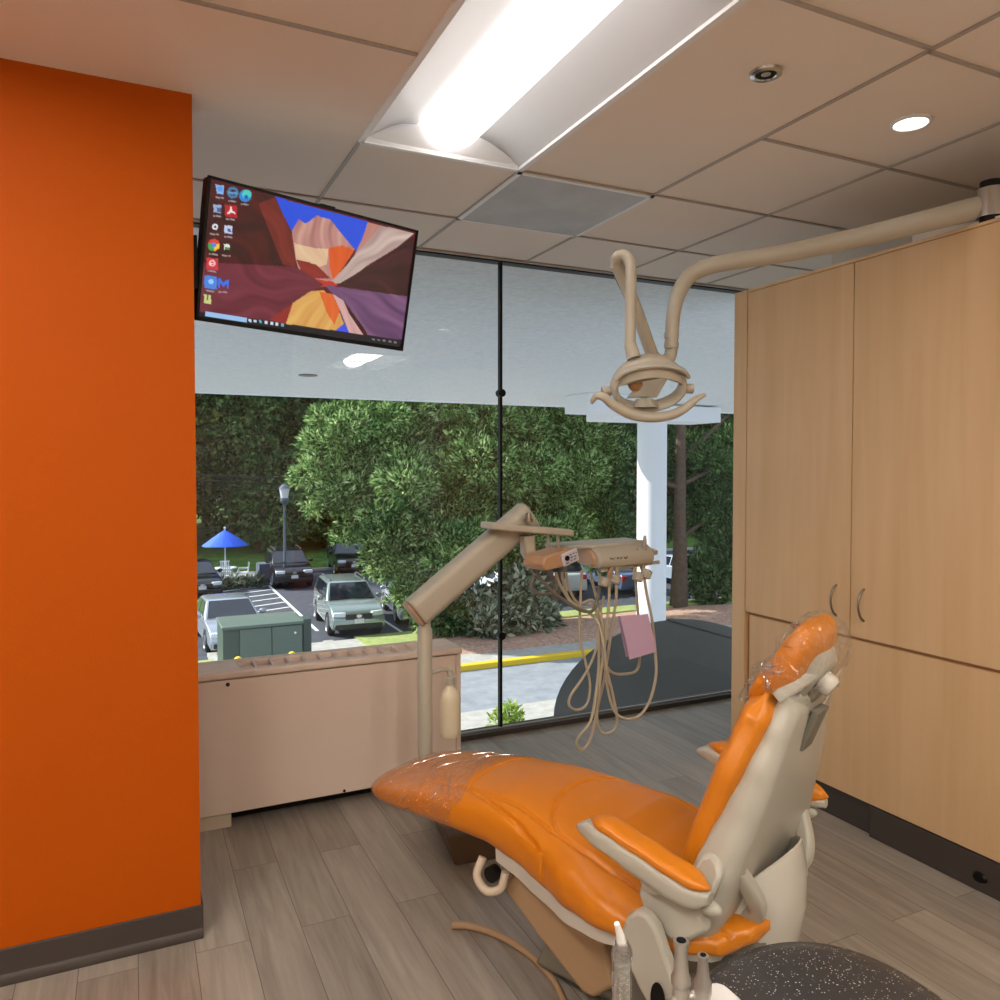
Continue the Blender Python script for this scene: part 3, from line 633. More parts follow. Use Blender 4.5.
# wide tray top tapering back towards the control box
tr = MB(); tr.prism([(-.18, .02), (-.04, -.07), (hl, -.06), (hl + .01, .12), (-.16, .13)], lambda p, q_, d: hp_(p, q_, .04 + .018*d)); part('head_top', tr, M['unit'], t, bevel=.006)
lg = MB()
for pts in ([(.02, .014), (.024, .002), (.03, .016), (.036, .0)], [(.045, .004), (.055, .012), (.06, .002), (.068, .008)], [(.074, .016), (.077, .0)], [(.082, .004), (.092, .008), (.1, .0), (.115, .008)]):
    lg.tube(catmull([hp_(x, -.124 + .02*(z - .008)/.02, z - .004) for x, z in pts], 4), .0026, 6)
part('script_mark', lg, M['ink'], t)
part('holder_bar', MB().tube([hp_(.0, -.09, -.055), hp_(hl + .05, -.09, -.04)], .008, 10), M['unit'], t)
part('side_handle', MB().tube(catmull([hp_(hl - .02, .03, .02), hp_(hl + .035, -.02, .012), hp_(hl + .05, -.07, .0)], 5), .012, 12), M['unit'], t)
def hold(u, v, k=1):
    c = at(u, v, YD - .1); part('holder', MB().lathe([(.014, -.02), (.024*k, -.016), (.026*k, .016), (.014, .022)], c, 16, Matrix.Rotation(R(20), 3, 'Y')), M['unit'], t)
    part('holder_stem', MB().tube([c + Vector((0, .02, 0)), c + Vector((0, .05, .045)), hp_((c - h0).dot(hx), -.08, -.05)], .007, 8), M['unit'], t)
for u, v in ((604, 582), (615, 579), (638, 577), (646, 574)): hold(u, v)
hang = [(604, 583), (614, 578), (637, 575), (646, 573)]
def hosepath(pts, r=.0065): return MB().tube(catmull([at(u, v, Y_) for u, v, Y_ in pts], 6), r, 8)
def handpiece(u, v, ln, tilt, label, hose, m='steel'):
    c = at(u, v, YD - .1); e = empty('dental_handpiece', c, 0, label, 'handpiece', 'handpieces in the instrument unit')
    dirv = Vector((tilt, -.1, 1)).normalized(); rot = dirv.to_track_quat('Z', 'Y').to_matrix()
    part('grip', MB().lathe([(.0, -.03), (.008, -.028), (.0105, .0), (.0115, ln*.45), (.0085, ln*.8), (.006, ln), (0, ln + .004)], c, 16, rot), M[m], e)
    part('coupling', MB().lathe([(.0, -.07), (.0075, -.068), (.0095, -.03), (.0, -.028)], c, 14, rot), M['hose'], e)
    part('hose', hosepath([((c := c) and u - 1, v + 10, YD - .1)] + hose), M['hose'], e)
    return e
handpiece(610, 572, .07, .25, 'tan handpiece hanging leftmost in the beige unit holders', [(609, 600, 2.84), (606, 635, 2.84), (600, 680, 2.83), (596, 715, 2.82), (590, 740, 2.81), (582, 750, 2.80), (576, 744, 2.79), (580, 735, 2.78), (590, 722, 2.79), (595, 700, 2.81), (599, 660, 2.85), (597, 615, 2.88), (592, 600, 2.9), (575, 605, 2.91), (560, 585, 2.92), (556, 572, 2.93)], 'unit_dark')
handpiece(617, 570, .06, -.2, 'pale handpiece hanging second from left in the beige unit holders', [(616, 600, 2.85), (610, 640, 2.86), (604, 680, 2.86), (597, 712, 2.86), (600, 730, 2.85), (609, 733, 2.83), (617, 724, 2.82), (614, 700, 2.81), (607, 670, 2.8), (603, 640, 2.81), (598, 622, 2.86), (588, 612, 2.9), (570, 600, 2.93), (563, 580, 2.94), (562, 572, 2.94)], 'shell')
handpiece(636, 560, .05, .05, 'short handpiece third from left in the beige unit holders', [(637, 600, 2.9), (640, 640, 2.92), (638, 668, 2.93), (625, 674, 2.92), (610, 671, 2.9), (602, 650, 2.89), (601, 615, 2.9), (596, 596, 2.92), (592, 580, 2.94), (590, 572, 2.94)], 'unit_dark')
handpiece(644, 556, .09, -.03, 'slim upright handpiece rightmost in the beige unit holders', [(646, 590, 2.85), (652, 620, 2.84), (655, 650, 2.83), (656, 675, 2.82), (650, 700, 2.81), (640, 715, 2.8), (627, 719, 2.8), (615, 712, 2.81), (608, 690, 2.82), (604, 655, 2.84), (602, 620, 2.87), (594, 606, 2.9), (577, 602, 2.93), (568, 585, 2.94), (566, 572, 2.94)], 'steel')
part('looped_hose', hosepath([(582, 570, 2.9), (580, 610, 2.9), (580, 640, 2.89), (585, 660, 2.88), (590, 685, 2.87), (587, 704, 2.86), (577, 710, 2.85), (569, 705, 2.84), (571, 695, 2.84), (580, 682, 2.85), (590, 665, 2.87), (597, 645, 2.88), (600, 615, 2.9), (604, 596, 2.9)], .006), M['hose'], t)
part('supply_hose', hosepath([(545, 562, 2.9), (532, 582, 2.92), (535, 592, 2.92), (548, 594, 2.92), (556, 588, 2.93), (556, 572, 2.94)], .007), M['pedestal'], t)
part('supply_hose', hosepath([(527, 560, 2.86), (540, 578, 2.85), (553, 592, 2.85), (567, 602, 2.85), (580, 610, 2.86), (592, 611, 2.87), (597, 600, 2.88), (600, 585, 2.88)], .0075), M['pedestal'], t)
# pink folded paper hung over a hose
pk = MB()
def pkp(u, v, dy=0): return at(u, v, YD - .13 + dy)
for dy, dv in ((0, 0), (.03, -2)):
    a_, b__, c_, d_ = pkp(620 + dv, 616, dy), pkp(648 + dv*.5, 614, dy*.6), pkp(655, 651 + dv, dy), pkp(628 + dv, 659 + dv, dy)
    nrm = (b__ - a_).cross(d_ - a_).normalized()*.0012
    rows = []
    for k in range(7):
        f_ = k/6; bow = .012*math.sin(f_*PI*.5) if dy == 0 else 0
        rows.append((a_.lerp(d_, f_) + Vector((0, bow*-1, 0)), b__.lerp(c_, f_) + Vector((0, -bow, 0))))
    pk.loft([[l_, r_, r_ + nrm, l_ + nrm] for l_, r_ in rows])
tag(pk.build('folded_paper', M['pink'], smooth=30), 'pink folded paper hanging on the unit hoses', 'paper')
# water bottle on its bracket
bt = at(450, 700, YD); 
zb_ = at(450, 738, YD).z; zk = at(450, 684, YD).z; k_ = (zk - zb_)/.27
part('bottle_bracket', MB().tube(catmull([Vector((px + .02, YD, zk + .055)), Vector((px + .05, YD - .005, zk + .062)), Vector((bt.x - .012, YD, zk + .06)), Vector((bt.x, YD, zk + .03))], 5), .009, 10), M['unit'], t)
e = empty('water_bottle', (bt.x, YD, zb_), 0, 'cream plastic water bottle hanging from the dental unit post', 'bottle')
part('bottle_body', MB().lathe([(r_, zb_ + z_*k_) for r_, z_ in [(0, 0), (.02, .0), (.036, .008), (.042, .03), (.0425, .05), (.0425, .18), (.041, .205), (.032, .235), (.018, .256), (.0155, .262), (.0155, .275), (0, .275)]], (bt.x, YD, 0), 28), M['bottle'], e)
part('bottle_cap', MB().lathe([(0, zk), (.02, zk), (.02, zk + .028), (.012, zk + .03), (.011, zk + .055), (0, zk + .055)], (bt.x, YD, 0), 20), M['unit'], e)

# ================================================================== DENTAL CHAIR (local frame: +y towards the toe, +x to the far side)
CO = Vector((1.32, 1.518, 0)); CY = R(25)
ch = empty('dental_chair', CO, CY, 'orange vinyl dental patient chair with grey shell and raised back', 'dental chair')
CW = W[ch.name]
ZT = [(-.18, .42), (-.165, .434), (-.12, .436), (0, .437), (.06, .443), (.16, .468), (.25, .497), (.35, .517), (.45, .53), (.56, .53), (.7, .515), (.85, .493), (1.0, .465), (1.07, .447), (1.108, .43), (1.128, .412), (1.133, .40)]
ZBT = [(-.18, .39), (-.165, .372), (-.12, .352), (0, .345), (.1, .322), (.2, .308), (.3, .302), (.42, .315), (.5, .335), (.62, .352), (.8, .352), (1.0, .352), (1.07, .355), (1.108, .362), (1.128, .378), (1.133, .39)]
WD = [(-.18, .13), (-.165, .19), (-.12, .26), (-.06, .295), (0, .315), (.15, .318), (.26, .296), (.36, .258), (.46, .232), (.6, .214), (.8, .208), (.97, .206), (1.06, .196), (1.1, .178), (1.124, .15), (1.133, .10)]
SEAMS = [[(.225, -.2), (.225, .07), (.222, .25), (.205, .36), (.172, .5), (.155, .7), (.148, .88)], [(0, .725), (.06, .72), (.155, .70)],
 [(-.02, .432), (.06, .428), (.12, .412), (.17, .385), (.205, .345)], [(.155, .70), (.187, .58), (.214, .47), (.243, .39), (.268, .345), (.30, .31)]]
def poly_d(x, y):
    ax = abs(x); best = 9
    for P in SEAMS:
        for (x0, y0), (x1, y1) in zip(P, P[1:]):
            dx, dy = x1 - x0, y1 - y0; t = max(0, min(1, ((ax - x0)*dx + (y - y0)*dy)/(dx*dx + dy*dy)))
            best = min(best, math.hypot(ax - x0 - t*dx, y - y0 - t*dy))
    return best
def seam_d(x, y):
    return poly_d(x, y)
NY, NX = 420, 300
vs = []; ys_ = [-.18 + 1.313*(1 - (1 - i/(NY - 1))**1.12) for i in range(NY)]
for y in ys_:
    w, zt, zb = interp(WD, y), interp(ZT, y), interp(ZBT, y); h = (zt - zb)/2; zc = (zt + zb)/2; ring = []
    for j in range(NX):
        a = 2*PI*(j + .5)/NX; c, s_ = math.cos(a), math.sin(a)
        nx = 2.7; x = w*math.copysign(abs(c)**(2/nx), c); z = zc + h*math.copysign(abs(s_)**(2/nx), s_)
        if s_ > .25 or (s_ > -.8 and .27 < y < .36):
            dd = seam_d(x, y); g = .0075*math.exp(-(dd/.0055)**2); pf = 0
            L_ = math.hypot(x/w/w, (z - zc)/h/h); x -= (g - pf)*x/w/w/L_; z -= (g - pf)*(z - zc)/h/h/L_
        ring.append(Vector((x, y, z)))
    vs.append(ring)
seat = part('seat_cushion', MB().loft(vs), M['vinyl'], ch, local=True, smooth=70)
sp_ = MB(); rings = []
for i in range(30):
    y = -.10 + .66*i/29; w = interp(WD, y)*.91; zb = interp(ZBT, y) + .012; rings.append([(-w, y, zb + .035), (-w*.985, y, zb - .012), (-w*.8, y, zb - .03), (w*.8, y, zb - .03), (w*.985, y, zb - .012), (w, y, zb + .035)])
sp_.loft(rings); part('seat_pan', sp_, M['shell_white'], ch, local=True)
hl_ = MB().tube(catmull([(-.205, .60, .345), (-.225, .605, .30), (-.22, .575, .265), (-.2, .54, .275), (-.19, .53, .32)], 5), .012, 12); part('pan_loop_handle', hl_, M['beige'], ch, local=True)
part('pan_port', MB().cyl((-.19, .565, .31), (-.215, .565, .31), .022), M['black'], ch, local=True)
# casing below the seat
ca_ = MB(); ca_.prism([(.585, .255), (.5, .33), (.33, .29), (.25, .245), (.2, .12), (.265, .06), (.3, .06), (.44, .15)], lambda p, q_, d: (-.155 + .29*d, p, q_)); part('base_casing', ca_, M['tan'], ch, local=True, bevel=.012, seg=3)
pd = MB(); pd.prism([(-.2, .03), (.5, .03), (.46, .1), (.2, .24), (.14, .33), (-.12, .36), (-.2, .2)], lambda p, q_, d: (-.11 + .22*d, p, q_)); part('pedestal', pd, M['pedestal'], ch, local=True, bevel=.02, seg=3)
bpl = MB(); bpl.prism([(x, y + .0) for x, y in rrect(.4, .56, .12, 6)], lambda p, q_, d: (p, q_, .03*d)); part('base_plate', bpl, M['pedestal'], ch, local=True, bevel=.008)
dm = MB(); dm.lathe([(.0, .24), (.12, .23), (.17, .19), (.19, .12), (.19, .03), (0, .03)], (-.06, -.12, 0), 32); part('pump_cover', dm, M['shell_white'], ch, local=True)
# backrest axis
ANG = R(19)
bu = Vector((0, -math.sin(ANG), math.cos(ANG))); bn = Vector((0, -math.cos(ANG), -math.sin(ANG)))   # bu up along the back, bn towards the rear
B0 = Vector((0, .025, .50))
def bk_(x, s_, d): return B0 + Vector((x, 0, 0)) + bu*s_ + bn*d
BL = .475
rings = []
for i in range(61):
    f_ = i/60; s_ = -.05 + (BL + .05)*f_; w = interp([(0, .215), (.3, .235), (.65, .225), (.9, .175), (1, .13)], f_)
    e0 = math.sin(min(1, f_*9)*PI/2)*math.sin(min(1, (1 - f_)*10 + .03)*PI/2); th = .044*max(.25, e0); ring = []
    for j in range(72):
        a = 2*PI*(j + .5)/72; c, n_ = math.cos(a), math.sin(a); x = w*math.copysign(abs(c)**.66, c); dd = th*math.copysign(abs(n_)**.66, n_)
        g = 0
        if n_ < .35 and s_ < BL*.88:
            sd = abs(dd - .004)*1.0 if abs(c) > .6 else 9
            sd = min(sd, abs(abs(x) - w*.62)); sd = min(sd, abs(s_ - (BL*.8 - .8*x*x)) if abs(x) < w*.98 else 9)
            g = .005*math.exp(-(sd/.007)**2)
        x *= 1 - g/max(.05, w); ring.append(bk_(x, s_, .045 + dd + (g if n_ < 0 else 0)))
    rings.append(ring)
part('backrest_cushion', MB().loft(rings), M['vinyl'], ch, local=True, smooth=70)
def wz(z): return interp([(.40, .318), (.50, .312), (.56, .292), (.64, .258), (.72, .226), (.8, .196), (.88, .158), (.95, .122)], z)
# back shell: lofted moulding, wide at the hips and narrow at the neck
rings = []
for i in range(49):
    f_ = i/48; s_ = -.085 + (BL + .10)*f_
    zz = B0.z + s_*math.cos(ANG); w = min(.275, wz(zz)); dp = interp([(0, .085), (.15, .10), (.5, .085), (1, .05)], f_)
    k = math.sin(min(1, (1 - f_)*16 + .2)*PI/2); ring = []
    for x, d_ in rrect(2*w*1.0, dp*k, min(.042, dp*k*.49), 7): ring.append(bk_(x, s_, .078 + d_ + dp*.28 + .35*(0 if d_ < 0 else .03*(1 - (x/w)**2))))
    rings.append(ring)
sh_ = part('back_shell', MB().loft(rings), M['shell'], ch, local=True, smooth=50)
# side brackets joining seat and back (one plate each side, hooking under the arm)
for s in (-1, 1):
    br = MB(); pl_ = [(.036, .545), (.047, .482), (.03, .445), (-.005, .418), (-.04, .407), (-.085, .425), (-.125, .462)]
    def bkp(s__, d__): v_ = bk_(0, s__, d__); return (v_.y, v_.z)
    pl_ += [bkp(q_, .132) for q_ in (.03, .06, .09, .12)] + [bkp(.14, .115), bkp(.145, .09)] + [bkp(q_, .07) for q_ in (.125, .1)] + [(-.088, .55), (-.07, .535), (-.045, .535), (-.02, .55)]
    def wb_(z): return wz(z) + interp([(.5, 0), (.56, .0), (.60, -.006), (.64, -.016), (.68, -.024)], z)
    npl = len(pl_); vs_ = []; 
    for dd_ in (0, 1):
        for p, q_ in pl_: vs_.append((s*(wb_(q_) - .034*(1 - dd_)), p, q_))
    br.add(vs_, [tuple(range(npl))[::-1], tuple(range(npl, 2*npl))] + [(k, (k+1) % npl, npl + (k+1) % npl, npl + k) for k in range(npl)])
    part('side_bracket', br, M['shell'], ch, local=True, bevel=.012, seg=3)
    # rear claw of the hinge
    cl = MB().sweep(catmull([(s*.2, -.14, .55), (s*.17, -.165, .49), (s*.15, -.165, .45), (s*.14, -.14, .425)], 5), rrect(.04, .035, .012), up=(1, 0, 0)); part('hinge_claw', cl, M['shell'], ch, local=True)
    # armrest
    ax = s*.318
    top = [(.188, .607), (.165, .621), (.12, .622), (.04, .602), (-.05, .575), (-.1, .555), (-.126, .545)]
    rings = []
    for i in range(25):
        f_ = i/24; y = .2 - (.33 if s < 0 else .37)*f_; zt = interp([(-.13, .548), (-.05, .568), (.04, .593), (.12, .614), (.17, .618), (.2, .602)], y); zb = interp([(-.13, .526), (-.1, .507), (-.05, .513), (.02, .532), (.12, .565), (.18, .583), (.2, .592)], y)
        hw = .036*min(1, .35 + 2.2*min(f_, 1 - f_)**.7); rings.append([(ax + p, y, (zt + zb)/2 + q_) for p, q_ in rrect(2*hw, zt - zb, min(hw, (zt - zb)/2)*.7, 4)])
    ar = part('armrest', MB().loft(rings), M['shell'], ch, local=True, smooth=60)
    rings = []
    for i in range(25):
        f_ = i/24; y = .168 - (.298 if s < 0 else .343)*f_; zt = interp([(-.13, .55), (-.05, .57), (.04, .594), (.12, .615), (.17, .618)], y)
        e0 = math.sin(PI*min(1, .04 + 6*min(f_, 1 - f_))/2); hw = .033*e0; hh = (.015 if s < 0 else .017 + .016*f_**2)*e0; rings.append([(ax + hw*math.copysign(abs(math.cos(a))**.75, math.cos(a)), y, zt + .006 + hh*math.copysign(abs(math.sin(a))**.75, math.sin(a))) for a in [2*PI*(k + .5)/24 for k in range(24)]])
    ap = part('arm_pad', MB().loft(rings), M['vinyl'], ar, local=True, smooth=70); tag(ap, 'orange arm pad')
    part('arm_pivot', MB().cyl((s*.285, -.0, .545), (s*.335, -.0, .535), .03, n=24), M['shell'], ar, local=True)
    part('arm_knuckle', MB().ball((s*.305, -.125, .508), (.016, .026, .017)), M['shell'], ar, local=True)
# assistant-side pivot link
lk = MB(); lk.prism([(.02, .474), (.045, .455), (.06, .415), (.053, .36), (.02, .31), (-.03, .25), (-.1, .17), (-.135, .17), (-.115, .25), (-.06, .375), (-.025, .455), (-.002, .475)], lambda p, q_, d: (-.362 + .034*d, p, q_)); part('pivot_link', lk, M['shell'], ch, local=True, bevel=.009, seg=3)
lo = MB().lathe([(.0, 0), (.016, 0), (.02, .004), (.0, .004)], (-.3635, -.035, .305), 18, Matrix.Rotation(-PI/2, 3, 'Y'), sx=1.9, sy=.9); part('link_slot', lo, M['black'], ch, local=True)
part('link_shaft', MB().cyl((-.34, -.09, .22), (-.05, -.09, .22), .03), M['pedestal'], ch, local=True)
# rear glossy hinge cover: a curved apron round the back of the seat
ap = MB(); rings = []
for i in range(29):
    a = R(-70 + 140*i/28); rx, ry = .18, .165
    ring = []
    for zz, k, th in ((.27, .80, 0), (.33, .93, 0), (.42, 1, 0), (.52, 1, 0), (.60, .93, 0), (.60, .90, 0), (.52, .96, 0), (.42, .96, 0), (.33, .89, 0), (.27, .76, 0)):
        zz2 = .27 + (zz - .27)*(.86 - .42*(abs(a)/R(70))**2) + .05*(abs(a)/R(70))**2
        ring.append((rx*k*math.sin(a), -.05 - ry*k*math.cos(a), zz2))
    rings.append(ring)
ap.loft(rings); part('hinge_apron', ap, M['shell_white'], ch, local=True, smooth=60)
rc = MB().ball((0, -.1, .36), (.16, .1, .085), 24, 14); part('tilt_housing', rc, M['pedestal'], ch, local=True)
# headrest
HA = R(34); hu = Vector((0, -math.sin(HA), math.cos(HA))); hn = Vector((0, -math.cos(HA), -math.sin(HA))); H0 = Vector((0, -.195, .985))
def hr(x, s_, d): return H0 + Vector((x, 0, 0)) + hu*s_ + hn*d
hb = empty  # (kept as plain parts)
rings = []
for i in range(41):
    f_ = -1 + 2*i/40; s_ = .118*math.sin(f_*PI/2); e0 = max(.002, math.cos(f_*PI/2))**.55; w = .125*(.62 + .38*e0); th = .05*e0; ring = []
    for j in range(48):
        a = 2*PI*(j + .5)/48; c, n_ = math.cos(a), math.sin(a); x = w*e0**.35*math.copysign(abs(c)**.75, c)
        dish = .018*(1 - (x/w)**2); gv = .010*math.exp(-((s_ + .012)/.012)**2)
        ring.append(hr(x, s_, th*math.copysign(abs(n_)**.75, n_) + ((dish + gv)*e0 if n_ < 0 else 0) - .02*abs(f_)))
    rings.append(ring)
hrst = part('headrest', MB().loft(rings), M['vinyl'], ch, local=True, smooth=70)
hm = MB(); hm.loft([[hr(x, s_, .03 + d_*.035) for x, s_ in rrect(.17*(1 - .2*d_), .15*(1 - .3*d_), .04, 5)] for d_ in (0, .6, 1)])
part('headrest_back', hm, M['shell'], hrst, local=True, bevel=.006)
part('lock_knob', MB().lathe([(0, 0), (.018, 0), (.026, .008), (.026, .03), (.02, .038), (0, .04)], hr(-.02, .015, .06), 20, hn.to_track_quat('Z', 'Y').to_matrix()), M['shell_white'], hrst, local=True)
part('lock_lever', MB().sweep([hr(-.06, .03, .05), hr(-.1, -.01, .04), hr(-.12, -.05, .03)], rrect(.03, .02, .008), up=(1, 0, 0)), M['shell'], hrst, local=True)
gb_ = MB().sweep([bk_(0, BL - .12, .13), bk_(0, BL - .02, .135), hr(0, -.06, .075), hr(0, .02, .07)], rrect(.075, .018, .006), up=(0, 1, 0)); part('headrest_slide', gb_, M['pedestal'], hrst, local=True)
part('lower_head_pad', MB().ball(hr(0, -.085, .02), (.085, .035, .04), 24, 12), M['vinyl'], hrst, local=True)

# clear sleeves (lie over the chair)
def film_blob(name, label, rings, amp, sc, seed, sm=0):
    mbx = MB(); rr = []
    for r in rings:
        c = sum(r, Vector())/len(r); q2 = []
        for p in r:
            d = (p - c).normalized(); k = noise.noise(p*sc + Vector((seed, 0, 0))); k2 = abs(noise.noise(p*sc*2.3 + Vector((0, seed, 0))))
            q2.append(CW @ (p + d*(amp*k + amp*.9*k2)))
        rr.append(q2)
    mbx.loft(rr, caps=False); o = mbx.build(name, M['film'], smooth=sm, fix=False)
    return tag(o, label, 'plastic cover')
rings = []
for i in range(17):
    f_ = i/16; s_ = -.15 + .285*f_; w = interp([(0, .10), (.1, .122), (.5, .128), (.85, .115), (.97, .08), (1, .03)], f_); dd = interp([(0, .07), (.15, .074), (.6, .066), (.9, .056), (1, .02)], f_); off = interp([(0, .025), (.5, .018), (1, .0)], f_)
    rings.append([hr(w*math.cos(a), s_ + .02*math.sin(2*a + 1)*(1 - f_), off + dd*math.sin(a)) for a in [2*PI*(k + .5*(i % 2))/26 for k in range(26)]])
hcov = film_blob('headrest_cover', 'clear crinkled plastic cover wrapped round the chair headrest', rings, .022, 17, 3.1)
me_ = hcov.data; W[hcov.name] = Matrix.Identity(4); nr_ = 26
rr_ = random.Random(4)
for k in range(16):
    i0, j0 = rr_.randrange(1, 11), rr_.randrange(nr_); dj = rr_.choice((-2, -1, -1, 1, 1, 2)); pts = []
    for q_ in range(rr_.choice((3, 4, 5))): pts.append(me_.vertices[(i0 + q_)*nr_ + (j0 + dj*q_) % nr_].co.copy())
    c3 = catmull(pts, 4); n3 = len(c3)
    part('crease', MB().tube(c3, [.0006 + .0022*math.sin(PI*(q_ + .5)/n3) for q_ in range(n3)], 6), M['film_fold'], hcov)
rings = []
for i in range(46):
    y = .72 + .41*i/45; w, zt, zb = interp(WD, y) + .005, interp(ZT, y) + .005, interp(ZBT, y) - .005; h = (zt - zb)/2
    rings.append([Vector((w*math.copysign(abs(math.cos(a))**.74, math.cos(a)), y - .03*math.sin(3*a)*(1 - i/45), (zt + zb)/2 + h*math.copysign(abs(math.sin(a))**.74, math.sin(a)))) for a in [2*PI*(k + .5)/96 for k in range(96)]])
fcov = film_blob('foot_cover', 'clear plastic cover stretched over the toe of the chair', rings, .004, 30, 8.2)
W[fcov.name] = Matrix.Identity(4); me_ = fcov.data
for k in range(13):
    i0, j0 = rr_.randrange(2, 30), rr_.randrange(14, 50); dj = rr_.choice((-3, -2, 2, 3)); st_ = rr_.choice((0, 1, 2)); pts = []
    for q_ in range(rr_.choice((3, 4, 5))): pts.append(me_.vertices[(i0 + q_*st_)*96 + (j0 + dj*q_) % 96].co.copy())
    c3 = catmull(pts, 4); n3 = len(c3)
    part('crease', MB().tube(c3, [.0005 + .0016*math.sin(PI*(q_ + .5)/n3) for q_ in range(n3)], 6), M['film_fold'], fcov)
back_film = []
for i in range(20):
    f_ = i/19; s_ = BL*(.15 + .8*f_)
    back_film.append([bk_(.05 + .13*math.sin(a)*(1.0 - .35*f_), s_, .15 + .03*math.cos(a)) for a in [PI*.5*(k/11) for k in range(12)]])
# utility box under the toe
f0 = atz(455, 866, 0); ub = MB()
def ubp(p, q_, z): return Vector((f0.x, f0.y, 0)) + Vector((math.cos(-.15)*p - math.sin(-.15)*q_, math.sin(-.15)*p + math.cos(-.15)*q_, z))
ub.loft([[ubp(0, 0, 0), ubp(.26, 0, 0), ubp(.26, .46, 0), ubp(0, .46, 0)], [ubp(-.035, -.02, .12), ubp(.28, -.02, .12), ubp(.28, .47, .12), ubp(-.035, .47, .12)]])
tag(ub.build('utility_box', M['brown'], bevel=.008), 'brown floor utility box under the toe of the chair', 'utility box')
ft = catmull([atz(452, 925, .012), atz(470, 926, .012), atz(500, 936, .012), atz(530, 955, .012), atz(552, 978, .012), atz(566, 1005, .012)], 6)
n = len(ft); tag(MB().tube(ft, [.0125 - .004*i/(n - 1) for i in range(n)], 10).build('floor_hose', M['tan']), 'beige hose lying across the floor beside the chair base', 'hose')

# ------------------------------------------------------------------ assistant instruments and holder
hz_ = .66
hc_ = at(655, 1045, .93)
t = empty('instrument_holder', hc_, 0, 'off white suction instrument holder on the near side of the chair', 'instrument holder')
hb_ = MB(); hb_.loft([[hc_ + Vector((math.cos(-CY*0 - .5)*p - math.sin(-.5)*q_, math.sin(-.5)*p + math.cos(-.5)*q_, z)) for p, q_ in rrect(.24, .06, .025, 5)] for z in (-.02, .015)])
part('holder_bar', hb_, M['shell_white'], t, bevel=.006)
part('holder_arm', MB().tube(catmull([hc_ + Vector((0, 0, -.01)), hc_ + Vector((.05, .08, -.12)), CW @ Vector((-.37, -.08, .3)), CW @ Vector((-.345, -.09, .24))], 5), .016, 12), M['shell'], t)
pl2 = at(710, 1000, 1.0); pt_ = MB(); pt_.loft([[pl2 + Vector((p, q_, z)) for p, q_ in rrect(.1, .07, .02, 5)] for z in (-.03, .0)]); part('holder_tray', pt_, M['white_metal'], t, bevel=.005)
part('tray_link', MB().tube([pl2 + Vector((-.02, 0, -.02)), hc_ + Vector((.03, .0, -.01))], .014, 10), M['shell_white'], t)
def tool(name, u, v, Y, prof, label, m, extra=None, tilt=(0, 0, 1)):
    c = at(u, v, Y); e = empty(name, c, 0, label, 'dental tool'); rot = Vector(tilt).normalized().to_track_quat('Z', 'Y').to_matrix()
    part('barrel', MB().lathe(prof, c, 22, rot), m, e)
    if extra: extra(e, c, rot)
    return e
def ex_syr(e, c, rot):
    part('plastic_sleeve', MB().lathe([(.0125, -.2), (.0145, -.18), (.0145, -.005), (.016, .012), (.01, .03)], c, 18, rot), M['film_tip'], e, fix=False)
    part('tip', MB().tube([c + rot @ Vector((0, 0, .02)), c + rot @ Vector((.003, 0, .04)), c + rot @ Vector((.012, .004, .062))], [.008, .006, .004], 12), M['white_metal'], e)
    part('head', MB().ball(c + rot @ Vector((0, 0, .014)), (.016, .014, .016)), M['film_tip'], e)
tool('air_water_syringe', 622, 962, .93, [(0, -.26), (.0115, -.26), (.0115, 0), (.008, .02), (0, .022)], 'air water syringe in a cloudy plastic sleeve, leftmost of the instruments', M['shell'], ex_syr)
def ex_hve(e, c, rot):
    part('bore', MB().cyl(c + rot @ Vector((0, 0, .045)), c + rot @ Vector((0, 0, .0515)), .0075), M['black'], e)
    part('valve', MB().cyl(c + rot @ Vector((-.02, 0, -.045)), c + rot @ Vector((.02, 0, -.045)), .009), M['steel'], e)
tool('suction_handpiece', 681, 972, .96, [(0, -.26), (.0135, -.26), (.0135, -.03), (.0125, -.022), (.0155, -.018), (.0155, -.008), (.012, .0), (.0095, .035), (.012, .042), (.012, .05), (.0, .05)], 'tall steel suction handpiece with a dark bore, middle of the instruments', M['steel'], ex_hve)
def ex_se(e, c, rot): part('bore', MB().cyl(c + rot @ Vector((0, 0, .03)), c + rot @ Vector((0, 0, .0365)), .005), M['black'], e)
tool('saliva_ejector', 703, 976, 1.0, [(0, -.15), (.012, -.15), (.0125, -.035), (.0145, -.025), (.0145, -.01), (.011, .0), (.008, .028), (.0092, .03), (.0092, .035), (0, .035)], 'short steel saliva ejector valve nearest the speckled stool', M['steel'], ex_se)

# ------------------------------------------------------------------ stool
sc_ = atz(838, 1016, .50)
t = empty('operator_stool', (sc_.x, sc_.y, 0), 0, 'round operator stool with white speckled charcoal seat in the foreground', 'stool')
rings = []
for r_, z in ((.06, .43), (.2, .432), (.222, .445), (.228, .465), (.224, .482), (.214, .493), (.18, .499), (.1, .502), (.03, .503)):
    rings.append([(sc_.x + r_*math.copysign(abs(math.cos(a))**.86, math.cos(a)), sc_.y + r_*math.copysign(abs(math.sin(a))**.86, math.sin(a)), z) for a in [2*PI*k/64 for k in range(64)]])
part('seat', MB().loft(rings), M['speckle'], t, smooth=60)
part('seat_plate', MB().cyl((sc_.x, sc_.y, .405), (sc_.x, sc_.y, .432), .14), M['black'], t)
part('gas_post', MB().lathe([(0, .12), (.035, .12), (.035, .3), (.018, .305), (.018, .41), (0, .41)], (sc_.x, sc_.y, 0), 22), M['chrome'], t)
